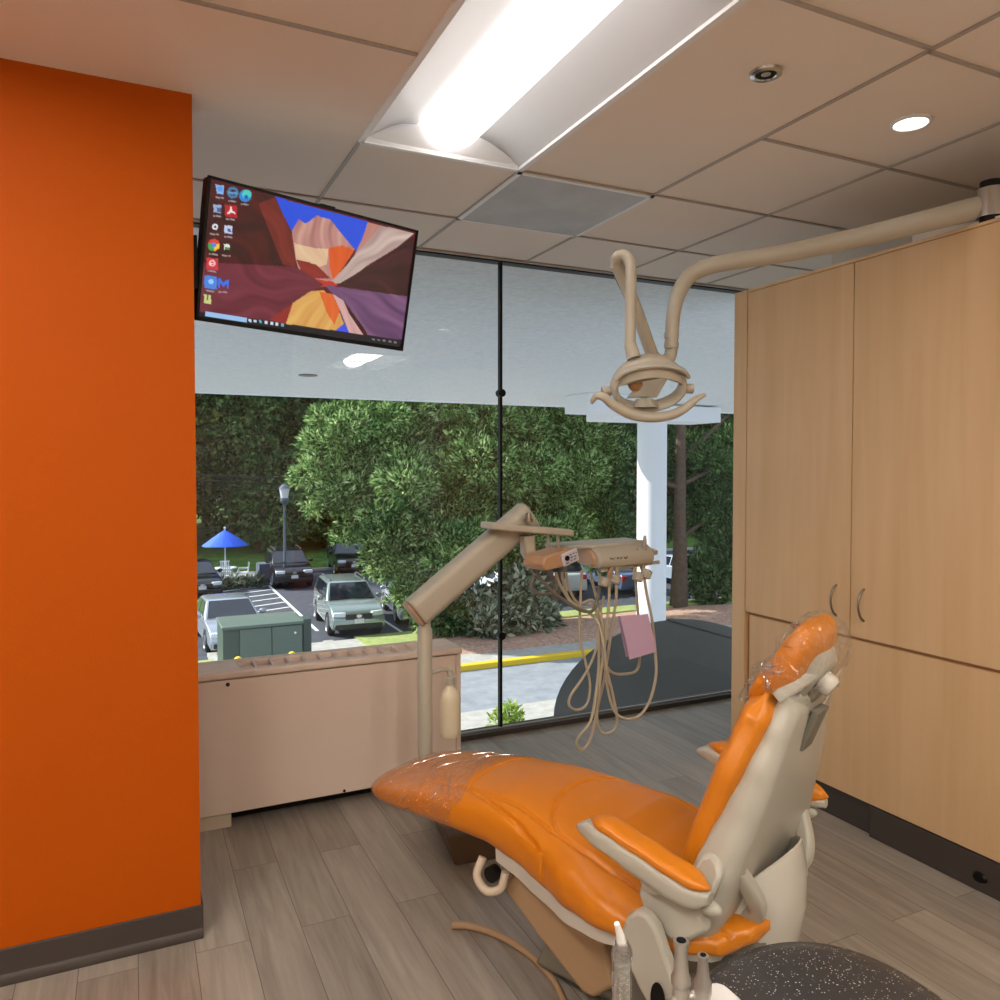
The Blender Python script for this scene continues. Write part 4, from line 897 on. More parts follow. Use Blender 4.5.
for i in range(5):
    a = R(20 + 72*i); d_ = Vector((math.cos(a), math.sin(a), 0)); c = Vector((sc_.x, sc_.y, 0))
    lg_ = part('leg', MB().sweep([c + Vector((0, 0, .13)), c + d_*.1 + Vector((0, 0, .12)), c + d_*.235 + Vector((0, 0, .075))], rrect(.045, .03, .01), up=(0, 0, 1)), M['chrome'], t)
    p = c + d_*.225; w_ = Vector((-d_.y, d_.x, 0))*.012
    part('caster', MB().cyl(p - w_ + Vector((0, 0, .028)), p + w_ + Vector((0, 0, .028)), .028), M['black'], lg_)

# ================================================================== OUTSIDE
G = -4.26
ZS = CAM_Z + 1.12; YS = 12.2
setting('ground', MB().bx(-60, 110, YW + .1, 120, G - .5, G), M['asphalt'], smooth=0)
setting('drive', MB().bx(-40, 70, YW + .1, 20.0, G, G + .012), M['road'], smooth=0)
setting('sidewalk', MB().bx(2.0, 7.4, 20.2, 25.0, G, G + .1).bx(-40, 2.0, 20.2, 21.2, G, G + .1).bx(7.4, 40, 20.25, 21.5, G, G + .1).bx(5.6, 5.9, 25, 25.4, G, G + .05), M['concrete'], smooth=0)
setting('concrete_strip', MB().bx(-40, 70, 14.1, 16.6, G, G + .018), M['concrete'], smooth=0)
cb_ = MB().bx(8.0, 60, 20.0, 20.25, G, G + .17); setting('yellow_curb', cb_, M['yellow'], bevel=.02)
setting('grey_curb', MB().bx(-40, 7.9, 20.0, 20.2, G, G + .14), M['concrete'], bevel=.02)
mu = MB(); nx_, ny_ = 60, 14; vv = []
for j in range(ny_ + 1):
    for i in range(nx_ + 1):
        x = 8.6 + 26*i/nx_; y = 21.3 + 3.9*j/ny_; vv.append((x, y, G + .08 + .22*math.sin(PI*j/ny_) + .05*noise.noise(Vector((x*1.4, y*1.4, 0)))))
mu.add(vv, [(j*(nx_+1) + i, j*(nx_+1) + i + 1, (j+1)*(nx_+1) + i + 1, (j+1)*(nx_+1) + i) for j in range(ny_) for i in range(nx_)])
setting('mulch_bed', mu, M['mulch'])
setting('verge', MB().bx(6.6, 8.9, 23.6, 25.3, G, G + .12).bx(-20, 2.05, 21.2, 24.0, G, G + .12).bx(8.9, 40, 25.2, 26.2, G, G + .14), M['verge'], smooth=0)
la = MB(); nx_, ny_ = 70, 20; vv = []
for j in range(ny_ + 1):
    for i in range(nx_ + 1):
        x = -30 + 120*i/nx_; y = 43.5 + 40*j/ny_; vv.append((x, y, G + .1 + 2.2*(j/ny_)**1.2 + .1*noise.noise(Vector((x*.3, y*.3, 0)))))
la.add(vv, [(j*(nx_+1) + i, j*(nx_+1) + i + 1, (j+1)*(nx_+1) + i + 1, (j+1)*(nx_+1) + i) for j in range(ny_) for i in range(nx_)])
setting('lawn', la, M['grass'])
setting('lot_curb', MB().bx(-30, 60, 43.2, 43.5, G, G + .15).bx(1.5, 6.2, 39.3, 39.6, G, G + .15), M['concrete'], bevel=.02)
setting('patio_slab', MB().bx(1.0, 6.2, 39.6, 43.2, G, G + .13), M['concrete'], smooth=0)
# painted bay lines
ln = MB()
def seg(x0, y0, x1, y1, w_=.12):
    d_ = Vector((x1 - x0, y1 - y0, 0)).normalized(); n_ = Vector((-d_.y, d_.x, 0))*w_/2; a_, c_ = Vector((x0, y0, G + .012)), Vector((x1, y1, G + .012)); ln.add([a_ - n_, c_ - n_, c_ + n_, a_ + n_], [(0, 1, 2, 3)])
seg(5.95, 38.9, 5.8, 27.2); seg(3.0, 38.9, 3.6, 27.2)
for i in range(9): seg(3.1 + .03*i, 37.6 - 1.25*i, 5.85, 38.7 - 1.25*i)
seg(8.4, 25.4, 8.5, 31); seg(10.9, 25.4, 11, 31); seg(8.7, 34, 8.6, 40)
setting('bay_lines', ln, M['line'], smooth=0, fix=False)
# porte-cochere soffit
setting('soffit', MB().bx(-40, 70, YW + .06, YS, ZS, ZS + .5), M['soffit'], smooth=0)
setting('soffit_fascia', MB().bx(-40, 70, YS, YS + .12, ZS - .02, ZS + 1.0), M['white_paint'], smooth=0)
t = empty('recessed_soffit_light', at(308, 374, 9.5), 0, 'tiny dark recessed light in the white outdoor soffit', 'soffit light')
p = at(308, 374, 9.5); part('can', MB().lathe([(0, .0), (.09, 0), (.11, -.006), (.12, .01), (0, .01)], (p.x, p.y, ZS - .004), 20), M['pedestal'], t)
cx, cy = 8.42, 11.45
t = empty('porch_column', (cx, cy, G), 0, 'round white column holding up the outdoor soffit', 'column')
part('shaft', MB().lathe([(0, G), (.3, G), (.3, G + .12), (.262, G + .16), (.262, ZS - .28), (0, ZS - .28)], (cx, cy, 0), 40), M['white_paint'], t)
part('capital', MB().bx(cx - 1.12, cx + 1.2, cy - .42, cy + .42, ZS - .3, ZS - .03), M['white_paint'], t, bevel=.01)
part('capital_neck', MB().bx(cx - .9, cx + .9, cy - .3, cy + .3, ZS - .03, ZS), M['white_paint'], t, smooth=0)
bc = at(604, 401, 10.25); tag(MB().bx(bc.x - .5, bc.x + .62, 9.9, 10.6, ZS - .28, ZS).build('soffit_block', M['white_paint'], bevel=.01), 'white box hanging under the soffit left of the column', 'soffit block')
# barrel-vaulted canopy just below the window
vx, vr, vh = 4.47, 1.22, .74; zt0 = .04
cv = MB(); arc = [(-vr, -.27)] + [(vr*math.cos(a), vh*math.sin(a)) for a in [PI - PI*i/28 for i in range(29)]] + [(vr, -.27)]
arc2 = [(x*.955, z*.95 - (.0 if z > 0 else 0)) for x, z in arc]
def cvp(p, q_, y): return (vx + p, y, zt0 - vh + q_)
n = len(arc)
ys2 = (YW + .07, 5.8)
cv.add([cvp(*p, ys2[0]) for p in arc] + [cvp(*p, ys2[1]) for p in arc] + [cvp(*p, ys2[0]) for p in arc2] + [cvp(*p, ys2[1]) for p in arc2],
  [(i, i+1, n+i+1, n+i) for i in range(n-1)] + [(2*n+i, 3*n+i, 3*n+i+1, 2*n+i+1) for i in range(n-1)] + [(n+i, n+i+1, 3*n+i+1, 3*n+i) for i in range(n-1)])
t = empty('barrel_canopy', (vx, YW + .1, zt0 - vh - .27), 0, 'charcoal curved entrance canopy outside just below the window', 'canopy')
part('vault', cv, M['canopy'], t); part('end_wall', MB().prism(arc2, lambda p, q_, d: cvp(p, q_, 5.7 + .06*d)), M['canopy_side'], t)
part('ridge_cap', MB().bx(vx - .04, vx + .04, YW + .07, 5.8, zt0, zt0 + .012), M['canopy'], t, bevel=.004)

# utility cabinet, bollards
fx = at(258, 640, 20.6)
t = empty('utility_transformer', (3.2, 21.6, G), 0, 'large green electrical utility cabinet with double doors outside', 'utility cabinet')
x0, x1 = at(223, 640, 20.8).x, at(303, 640, 20.8).x; zt1 = at(263, 624, 20.8).z
part('body', MB().bx(x0, x1, 20.85, 22.3, G + .1, zt1 - .05), M['green_dark'], t, bevel=.02)
xm = at(240, 640, 20.8).x; xq = (xm + x1)/2
part('door', MB().bx(xm, xq - .01, 20.8, 20.86, G + .18, zt1 - .1), M['green_box'], t, bevel=.01); dd = part('door', MB().bx(xq + .01, x1 - .02, 20.8, 20.86, G + .18, zt1 - .1), M['green_box'], t, bevel=.01)
part('latch', MB().cyl((x1 - .2, 20.78, zt1 - .3), (x1 - .2, 20.81, zt1 - .3), .03), M['white_metal'], dd)
part('lid', MB().bx(x0 - .03, x1 + .03, 20.76, 22.33, zt1 - .08, zt1), M['green_box'], t, bevel=.02)
part('pad', MB().bx(x0 - .15, x1 + .15, 20.6, 22.5, G + .1, G + .18), M['concrete'], t, bevel=.01)
x2, x3 = x1 + .06, at(314, 640, 20.8).x; tag(MB().bx(x2, x3, 21.1, 21.6, G + .1, zt1 - .02).build('utility_pedestal', M['green_dark'], bevel=.02), 'narrow green utility box right of the large cabinet', 'utility box')
for u, v, lb in ((238, 656, 'yellow topped bollard left of the utility cabinet doors'), (292, 651, 'yellow topped bollard at the right end of the utility cabinet')):
    p = at(u, v, 18.9); e = empty('bollard', (p.x, p.y, G), 0, lb, 'bollard', 'bollards by the utility cabinet')
    part('shaft', MB().cyl((p.x, p.y, G), (p.x, p.y, p.z - .1), .1, n=20), M['yellow'], e); part('dome', MB().ball((p.x, p.y, p.z - .1), (.1, .1, .09), 18, 10), M['yellow'], e)

# ---- lamp post, power cables, umbrella, patio set, sign
p = at(285, 560, 38.5); zl = at(285, 498, 38.5).z
t = empty('lamp_post', (p.x, p.y, G), 0, 'grey blue lamp post beyond the car park', 'street lamp')
part('post', MB().lathe([(0, G), (.14, G), (.14, G + .4), (.075, G + .5), (.055, zl - .3), (0, zl - .3)], (p.x, p.y, 0), 16), M['pole'], t)
part('lamp_base', MB().lathe([(0, zl - .3), (.12, -.28 + zl), (.22, zl - .15), (.2, zl), (0, zl)], (p.x, p.y, 0), 18), M['pole'], t)
part('lantern', MB().lathe([(0, zl), (.17, zl), (.25, zl + .45), (0, zl + .46)], (p.x, p.y, 0), 16), M['plate'], t)
part('lantern_cap', MB().lathe([(0, zl + .46), (.3, zl + .46), (.1, zl + .66), (0, zl + .7)], (p.x, p.y, 0), 16), M['pole'], t)
poles = []
for x in (-6, 34):
    e = empty('utility_pole', (x, 47, G), 0, 'wooden utility pole carrying cables at the ' + ('left' if x < 0 else 'right') + ' of the lawn', 'utility pole', 'utility poles')
    part('mast', MB().cyl((x, 47, G), (x, 47, G + 6.6), .16, .12), M['bark'], e); part('cross_arm', MB().bx(x - .06, x + .06, 46.2, 47.8, G + 5.6, G + 5.75), M['bark'], e)
for k, (v0, lb) in enumerate(((474, 'uppermost'), (480, 'middle'), (487, 'lowest'))):
    a_ = at(197, v0, 46.6 + .2*k); c_ = at(330, v0 + 5, 46.6 + .2*k); sl = (c_.z - a_.z)/(c_.x - a_.x)
    pts = [Vector((x, 46.6 + .2*k, a_.z + sl*(x - a_.x)*(1 if x > a_.x else 0) + .0025*(x - 8)**2 - .0025*(a_.x - 8)**2)) for x in range(-6, 35, 4)]
    tag(MB().tube(pts, .05 - .008*k, 8).build('power_cable', M['wire']), 'black overhead power cable, the %s of three crossing the woods' % lb, 'cable', 'overhead power cables')
def umbrella(u, Y, label):
    p = at(u, 545, Y); zr, za = at(u, 545, Y).z, at(u, 530, Y).z
    e = empty('patio_umbrella', (p.x, p.y, G), 0, label, 'umbrella')
    n = 8; rr = 1.06; rings = []
    mbu = MB(); vs = []; 
    for f_ in (0.02, .25, .5, .75, 1): vs.append([(p.x + rr*f_*math.cos(2*PI*k/24)*(1 - .05*(1 - math.cos(8*PI*k/24*2))/2*f_), p.y + rr*f_*math.sin(2*PI*k/24), za - (za - zr)*f_**1.15) for k in range(24)])
    for f_ in (1, .75, .5, .25, .02): vs.append([(p.x + rr*f_*.99*math.cos(2*PI*k/24), p.y + rr*f_*.99*math.sin(2*PI*k/24), za - (za - zr)*f_**1.15 - .03) for k in range(24)])
    mbu.loft(vs); part('canopy', mbu, M['blue'], e, smooth=0)
    part('pole', MB().cyl((p.x, p.y, G + .13), (p.x, p.y, za + .1), .03), M['patio'], e); part('finial', MB().ball((p.x, p.y, za + .1), .06), M['patio'], e)
    part('umbrella_base', MB().lathe([(0, G + .13), (.3, G + .13), (.28, G + .2), (.06, G + .26), (0, G + .26)], (p.x, p.y, 0), 20), M['patio'], e)
umbrella(225, 39.9, 'blue patio umbrella standing over the white garden table')
p = at(232, 560, 41.6); 
tz = G + .13
tp_ = at(225, 565, 39.9)
e = empty('patio_table', (tp_.x, tp_.y, tz), 0, 'white round garden table under the blue umbrella', 'table')
part('table_top', MB().lathe([(.045, tz + .68), (.55, tz + .68), (.56, tz + .7), (.55, tz + .72), (.045, tz + .72)], (tp_.x, tp_.y, 0), 28), M['patio'], e)
for k in range(4):
    a = PI/4 + k*PI/2; part('leg', MB().tube([(tp_.x + .4*math.cos(a), tp_.y + .4*math.sin(a), tz + .69), (tp_.x + .5*math.cos(a), tp_.y + .5*math.sin(a), tz)], .025, 8), M['patio'], e)
def patio_chair(x, y, rz, label):
    e = empty('patio_chair', (x, y, tz), rz, label, 'chair', 'white patio chairs')
    part('seat', MB().bx(-.23, .23, -.23, .23, .42, .45), M['patio'], e, local=True, bevel=.01)
    b_ = MB()
    for i in range(5): b_.box((-.18 + .09*i, -.26, .68), (.045, .02, .42), Matrix.Rotation(R(8), 3, 'X'))
    b_.box((0, -.29, .9), (.46, .03, .06)); part('backrest', b_, M['patio'], e, local=True)
    for sx in (-1, 1):
        part('armrest', MB().tube([(sx*.24, -.25, .63), (sx*.25, .18, .63), (sx*.24, .22, .43)], .02, 8), M['patio'], e, local=True)
        for sy in (-1, 1): part('leg', MB().cyl((sx*.21, sy*.21, .43), (sx*.23, sy*.24, 0), .02, n=8), M['patio'], e, local=True)
for dx_, dy_, rz, w_ in ((-.85, -.1, -PI/2, 'left of'), (.85, .1, PI/2, 'right of'), (.1, .85, PI, 'behind'), (-.1, -.85, 0, 'in front of')): patio_chair(tp_.x + dx_, tp_.y + dy_, rz, 'white garden chair %s the table under the blue umbrella' % w_)
p = at(265, 583, 38.9)
t = empty('sign_board', (p.x, p.y, G), 0, 'white framed sign board with dark panel at the parking edge', 'sign')
zb2, zt2 = at(265, 581, 38.9).z, at(265, 564, 38.9).z; hw = .26
part('panel', MB().bx(p.x - hw, p.x + hw, p.y, p.y + .05, G + .14, zt2), M['board'], t, smooth=0)
f = MB().bx(p.x - hw - .14, p.x - hw, p.y - .03, p.y + .08, G, zt2 + .05).bx(p.x + hw, p.x + hw + .06, p.y - .03, p.y + .08, G, zt2 + .05).bx(p.x - hw - .1, p.x + hw + .06, p.y - .03, p.y + .08, zt2, zt2 + .1); part('frame', f, M['patio'], t, smooth=0)

# ------------------------------------------------------------------ vehicles (local: front towards -y)
def car(name, label, cat, loc, rz, paint, suv, rough=.25, metal=.5):
    pm = mat('car paint ' + name + label[:10], paint, rough, metal, coat=.6)
    e = empty(name, (loc[0], loc[1], G + (loc[2] if len(loc) > 2 else 0)), rz, label, cat, 'parked cars')
    Lh = 2.34; Wd = .93 if suv else .9; H = 1.66 if suv else 1.44; hood = 1.08 if suv else .92; belt = 1.10 if suv else .95; zb = .3 if suv else .22; wr_ = .37 if suv else .33
    fa, ra = -1.42, 1.38
    def archpts(c): return [(c + (wr_ + .06)*math.cos(a), wr_ + (wr_ + .06)*math.sin(a)) for a in [PI - PI*i/10 for i in range(11)]]
    bot = [(-Lh + .08, zb)] + [(x, max(z, zb)) for x, z in archpts(fa)] + [(x, max(z, zb)) for x, z in archpts(ra)] + [(Lh - .1, zb + .03)]
    top = [(Lh, .5), (Lh - .03, belt - .1), (Lh - .12, belt), (.9, belt + .01), (-.75, belt), (-.95, hood + .02), (-1.7, hood - .06), (-Lh + .22, hood - .2), (-Lh + .02, hood - .42), (-Lh, zb + .18)]
    poly = bot + top
    b_ = MB(); b_.prism(poly, lambda p_, q_, d: ((2*d - 1)*Wd*(1 - .05*max(0, (q_ - .55))/.5)*(1 - .06*max(0, abs(p_) - 1.6)/.7), p_, q_))
    yA, yB, yC, yD = -1.0, (2.1 if suv else 1.75), -.22, (1.85 if suv else .95)
    wb, wr2 = Wd*.95, Wd*.74; z0, z1 = belt - .02, H
    def cab(f_, sx, fr):   # f_: height fraction, fr: 0 front..1 rear
        ya, yb = yA + (yC - yA)*f_, yB + (yD - yB)*f_
        return Vector((sx*(wb + (wr2 - wb)*f_), ya + (yb - ya)*fr, z0 + (z1 - z0)*f_))
    rings = []
    for f_ in (0, .45, .85, .96, 1.0):
        k = 1 if f_ < .9 else (.97 if f_ < .99 else .88); ring = []
        for sx, fr in ((-1, 0), (-1, .33), (-1, .66), (-1, 1), (1, 1), (1, .66), (1, .33), (1, 0)):
            p_ = cab(f_, sx*k, fr); c_ = (cab(f_, 0, 0) + cab(f_, 0, 1))/2; p_.y = c_.y + (p_.y - c_.y)*k; ring.append(p_)
        ring.append(cab(f_, 0, 0)*1 + Vector((0, -.06*k + (1 - k)*.9, 0)))
        rings.append(ring)
    b_.loft(rings); part('body', b_, pm, e, local=True, bevel=.035, seg=2, smooth=50)
    def glassq(name_, pts, off):
        g_ = MB(); pts = [Vector(p_) for p_ in pts]; n_ = (pts[1] - pts[0]).cross(pts[-1] - pts[0]).normalized()
        if n_.dot(Vector(off)) < 0: n_ = -n_
        g_.add([p_ + n_*.02 for p_ in pts] + [p_ - n_*.02 for p_ in pts], [tuple(range(len(pts))), tuple(range(len(pts), 2*len(pts)))[::-1]] + [(i, (i+1) % len(pts), len(pts) + (i+1) % len(pts), len(pts) + i) for i in range(len(pts))])
        part(name_, g_, M['carglass'], e, local=True, smooth=0)
    glassq('windshield', [cab(.06, -.9, 0) + Vector((0, -.03, 0)), cab(.06, .9, 0) + Vector((0, -.03, 0)), cab(.9, .9, 0) + Vector((0, -.03, 0)), cab(.9, -.9, 0) + Vector((0, -.03, 0))], (0, -1, .5))
    glassq('rear_window', [cab(.12, -.86, 1), cab(.12, .86, 1), cab(.88, .86, 1), cab(.88, -.86, 1)], (0, 1, .3))
    for sx in (-1, 1):
        for f0, f1 in ((.10, .36), (.39, .66), (.69, .92)) if suv else ((.14, .46), (.5, .84)): glassq('side_window', [cab(.1, sx, f0), cab(.1, sx, f1), cab(.86, sx, f1), cab(.86, sx, f0 + .0)], (sx, 0, .2))
        hd_ = MB().box((sx*Wd*.68, -Lh + .14, hood - .27), (.42, .16, .15), Matrix.Rotation(sx*R(14), 3, 'Z')); part('headlight', hd_, M['headlamp'], e, local=True, bevel=.03)
        tl = MB().box((sx*Wd*.78, Lh - .06, belt - .16), (.24, .12, .2)); part('taillight', tl, M['tail'], e, local=True, bevel=.03)
        part('mirror', MB().ball((sx*(Wd + .1), -.72, belt + .08), (.12, .07, .09), 12, 8), pm, e, local=True)
        for c_ in (fa, ra):
            w1 = MB().lathe([(0, -.1), (wr_*.9, -.11), (wr_, -.06), (wr_, .06), (wr_*.9, .11), (0, .1)], (sx*(Wd - .12), c_, wr_), 24, Matrix.Rotation(PI/2, 3, 'Y')); wo = part('wheel', w1, M['tyre'], e, local=True)
            part('rim', MB().lathe([(0, .02), (.06, .03), (wr_*.62, .0), (wr_*.66, .02), (wr_*.66, -.04), (0, -.04)], (sx*(Wd + .0), c_, wr_), 20, Matrix.Rotation(sx*PI/2, 3, 'Y')), M['rim'], wo, local=True)
        if suv: part('roof_rail', MB().tube(catmull([(sx*wr2*.9, -.1, H - .0), (sx*wr2*.92, .1, H + .06), (sx*wr2*.92, 1.4, H + .06), (sx*wr2*.9, 1.65, H)], 4), .025, 8), M['rim'], e, local=True)
    part('grille', MB().box((0, -Lh + .03, hood - .34), (Wd*.95, .1, .18)), M['trimblack'], e, local=True, bevel=.02)
    part('emblem', MB().lathe([(0, .012), (.09, .01), (.1, 0)], (0, -Lh - .022, hood - .32), 20, Matrix.Rotation(PI/2, 3, 'X'), sy=.65), M['chrome'], e, local=True)
    part('lower_bumper', MB().box((0, -Lh + .06, zb + .12), (Wd*1.7, .16, .16)), M['trimblack'], e, local=True, bevel=.03)
    part('licence_plate', MB().box((0, -Lh - .01, zb + .3), (.32, .02, .16)), M['plate'], e, local=True, smooth=0)
    part('licence_plate', MB().box((0, Lh + .012, belt - .3), (.32, .02, .16)), M['plate'], e, local=True, smooth=0)
    return e
p = at(352, 640, 26.4)
car('sport_utility_car', 'silver green SUV facing the building beside the grass strip', 'car', (6.98, 27.75), R(-4), C(150, 164, 160), True)
car('sedan_car', 'silver sedan facing the building behind the green utility cabinet', 'car', (2.8, 27.0), R(3), C(176, 184, 194), False)
car('dark_sport_utility_car', 'dark blue SUV parked beside the white framed sign', 'car', (6.95, 39.4), R(-2), C(28, 34, 48), True)
car('black_sport_utility_car', 'black SUV at the back of the lot by the trees', 'car', (10.7, 42.2), R(-6), C(18, 20, 24), True)
car('pale_sedan_car', 'pale silver sedan seen from behind right of the silver green SUV', 'car', (9.75, 28.6), PI - R(8), C(190, 198, 210), False)
car('edge_car', 'black car half hidden at the left edge of the window', 'car', (2.55, 38.2), R(4), C(20, 24, 34), False)
car('white_sport_utility_car', 'white SUV seen from behind between the tree trunk and column', 'car', (17.6, 31.5), PI - R(12), C(226, 230, 234), True, .3, 0)
car('white_sedan_car', 'white sedan behind the grey green shrub', 'car', (14.6, 30.4), R(10), C(220, 224, 230), False, .3, 0)
car('blue_sedan_car', 'blue grey car behind the column, left of the right trunk', 'car', (20.6, 31.0), PI - R(5), C(96, 116, 150), False)
car('right_sedan_car', 'pale blue car behind the right hand tree trunk', 'car', (24.4, 31.0), PI + R(4), C(188, 202, 222), False)

# ------------------------------------------------------------------ vegetation
def leaves(name, pts, dirs, ln_, wd_, material, parent=None, per=1, droop=.0, loc=(0, 0, 0)):
    P = np.repeat(np.asarray(pts), per, 0); D = np.repeat(np.asarray(dirs), per, 0); n = len(P)
    D = D + RNG.normal(0, .5, D.shape); D[:, 2] -= droop; D /= np.linalg.norm(D, axis=1)[:, None]
    S = np.cross(D, RNG.normal(0, 1, D.shape)); S /= np.linalg.norm(S, axis=1)[:, None]
    P = P + RNG.normal(0, ln_*.3, P.shape); Ls = ln_*RNG.uniform(.6, 1.3, (n, 1)); Ws = wd_*RNG.uniform(.6, 1.3, (n, 1))
    V = np.stack([P, P + D*Ls*.45 + S*Ws*.5, P + D*Ls, P + D*Ls*.45 - S*Ws*.5], 1).reshape(-1, 3) - np.asarray(loc)
    me = bpy.data.meshes.new(name); me.vertices.add(4*n); me.vertices.foreach_set('co', V.reshape(-1).astype(np.float32))
    me.loops.add(4*n); me.loops.foreach_set('vertex_index', np.arange(4*n, dtype=np.int32)); me.polygons.add(n)
    me.polygons.foreach_set('loop_start', np.arange(0, 4*n, 4, dtype=np.int32)); me.polygons.foreach_set('loop_total', np.full(n, 4, dtype=np.int32))
    me.materials.append(material); me.update(calc_edges=True); me.validate()
    o = bpy.data.objects.new(name, me); COL.objects.link(o)
    if parent is not None: o.parent = parent; W[o.name] = W[parent.name]
    return o
def tufts(lumps, k=9, f0=.36):
    out = []
    for c, r in lumps:
        out.append((c, tuple(.62*a for a in r)))
        for i in range(k):
            d = RNG.normal(0, 1, 3); d /= np.linalg.norm(d); d[2] = d[2]*.8 + .1; q_ = f0*RNG.uniform(.75, 1.35)
            out.append((tuple(np.array(c) + d*np.array(r)*.82), (r[0]*q_, r[1]*q_, r[2]*q_*.75)))
    return out
def crown_pts(lumps, n, lo=.72):
    c = np.array([l[0] for l in lumps], float); r = np.array([l[1] for l in lumps], float)
    wgt = (r[:, 0]*r[:, 2]); idx = RNG.choice(len(lumps), n, p=wgt/wgt.sum())
    d = RNG.normal(0, 1, (n, 3)); d /= np.linalg.norm(d, axis=1)[:, None]
    k = RNG.uniform(lo, 1.03, (n, 1)); k = np.where(RNG.random((n, 1)) < .12, RNG.uniform(.3, .8, (n, 1)), k)
    return c[idx] + d*r[idx]*k, d
def trunk(name, par, pts, radii, m='bark'): return part(name, MB().tube(catmull(pts, 4), [np.interp(i, np.linspace(0, 4*(len(pts) - 1), len(radii)), radii) for i in range(4*(len(pts) - 1) + 1)], 10), M[m], par, smooth=60)
def big_tree(x, y, label, lumps, n, material, trunk_r, ln_=.5, wd_=.13, per=7, name='cypress_tree', lean=0):
    e = empty(name, (x, y, G), 0, label, 'tree'); zt_m = max(l[0][2] for l in lumps)
    tr = trunk('trunk', e, [(x, y, G - .1), (x + lean*.3, y, G + 2), (x + lean*.6, y + .1, G + 5), (x + lean, y, zt_m)], [trunk_r*1.3, trunk_r, trunk_r*.8, trunk_r*.25])
    for l in lumps[::3]:
        c = Vector(l[0]); b0 = Vector((x + lean*.4, y, min(c.z - .6, G + 3.2 + .3*(c.z - G)))); part('branch', MB().tube([b0, b0.lerp(c, .5) + Vector((0, 0, .15)), c], [trunk_r*.35, trunk_r*.22, .03], 7), M['bark'], tr)
    P, D = crown_pts(tufts(lumps), n); D = D*1.0 + np.array([0, 0, .3])
    leaves('foliage', P, D, ln_, wd_, material, e, per, 0, (x, y, G))
    return e
# the large cypress: lumps measured along its outline in the photograph, at its own distance
def lump(u, v, Y, r, rz=None): p = at(u, v, Y); return ((p.x, p.y, p.z), (r, r*.9, rz or r*.8))
main = [lump(365, 440, 25.5, 1.9), lump(420, 425, 26, 2.2), lump(480, 420, 26, 2.4), lump(540, 430, 26, 2.2), lump(345, 480, 25, 1.5), lump(330, 500, 24.6, .9), lump(395, 490, 24.6, 2.2), lump(450, 480, 24.5, 2.3), lump(510, 480, 24.6, 2.2), lump(560, 470, 25.4, 2),
 lump(390, 540, 24, 1.7), lump(430, 560, 23.8, 1.7), lump(480, 545, 23.8, 1.9), lump(530, 540, 24.2, 1.8), lump(420, 595, 23.8, 1.0), lump(455, 600, 23.9, 1.1), lump(400, 380, 26.4, 2.2), lump(470, 360, 26.4, 2.6), lump(540, 370, 26.4, 2.4), lump(440, 300, 26.6, 2.6), lump(520, 290, 26.6, 2.6), lump(590, 440, 26.4, 1.9), lump(480, 220, 26.6, 2.6)]
big_tree(12.3, 25.4, 'large sunlit green cypress tree in the middle of the window view', main, 15000, L_MAIN, .34, .2, .062, 20)
right = [lump(600, 470, 27.2, 2.2), lump(650, 450, 27.2, 2.4), lump(700, 470, 26.6, 2.2), lump(745, 460, 26.6, 2.4), lump(615, 520, 26.8, 1.9), lump(665, 520, 27.4, 1.5), lump(715, 520, 26.4, 1.7), lump(750, 530, 26.2, 2.), lump(600, 550, 26.6, 1.3), lump(720, 560, 26.2, 1.2), lump(620, 400, 27.2, 2.6), lump(690, 390, 27, 2.6), lump(760, 390, 27, 2.6), lump(650, 320, 27.2, 2.8), lump(730, 310, 27, 2.8), lump(690, 230, 27.2, 2.8), lump(830, 450, 27, 3), lump(810, 540, 26.6, 2)]
big_tree(19.95, 25.3, 'dark green tree with bare brown trunk right of the white column', right, 12000, L_DARK, .3, .24, .075, 14, 'shade_tree', .2)
# a second trunk stands under the cypress
p = at(556, 640, 23.6); e = empty('tree_stump', (p.x, 23.9, G), 0, 'brown forked trunk standing under the large cypress', 'tree trunk')
trunk('trunk', e, [(p.x, 23.9, G), (p.x - .1, 23.9, G + 1.2), (p.x - .25, 24.1, G + 3.2)], [.36, .26, .2]); trunk('branch', e, [(p.x - .05, 23.9, G + .8), (p.x + .4, 23.8, G + 2.2), (p.x + .7, 23.9, G + 3.6)], [.2, .14, .1])
def shrub(name, label, lumps, n, material, ln_, wd_, per):
    c = lumps[0][0]; e = empty(name, (c[0], c[1], G), 0, label, 'shrub')
    st = MB()
    for l in lumps: st.tube([Vector((c[0], c[1], G)), Vector(l[0])], [.05, .02], 6)
    part('stems', st, M['bark'], e); P, D = crown_pts(lumps, n, .5); leaves('foliage', P, D + np.array([0, 0, .3]), ln_, wd_, material, e, per, 0, (c[0], c[1], G))
shrub('flowering_shrub', 'grey green leafy shrub under the large cypress', [lump(510, 610, 23.2, 1.1), lump(485, 622, 23, .8), lump(535, 618, 23.2, .8), lump(470, 600, 23.4, .7), lump(520, 585, 23.3, .8)], 900, L_SHRUB, .26, .14, 6)
shrub('evergreen_shrub', 'dark green shrub at the left foot of the cypress', [lump(440, 612, 23.5, .8), lump(425, 606, 23.6, .6), lump(458, 618, 23.4, .7)], 500, L_DARK, .26, .1, 6)
shrub('tall_shrub', 'dark tall shrub beside the right hand tree trunk', [lump(715, 590, 25.2, .9, 1.6), lump(730, 560, 25.2, 1.0, 1.5), lump(700, 575, 25.4, .6, 1.2)], 800, L_DARK, .3, .12, 6)
shrub('lime_shrub', 'small lime green shrub below the window glass joint', [lump(509, 712, 15, .24), lump(500, 722, 15, .2), lump(517, 722, 14.9, .2), lump(508, 732, 15, .25)], 90, L_LIME, .14, .07, 6)
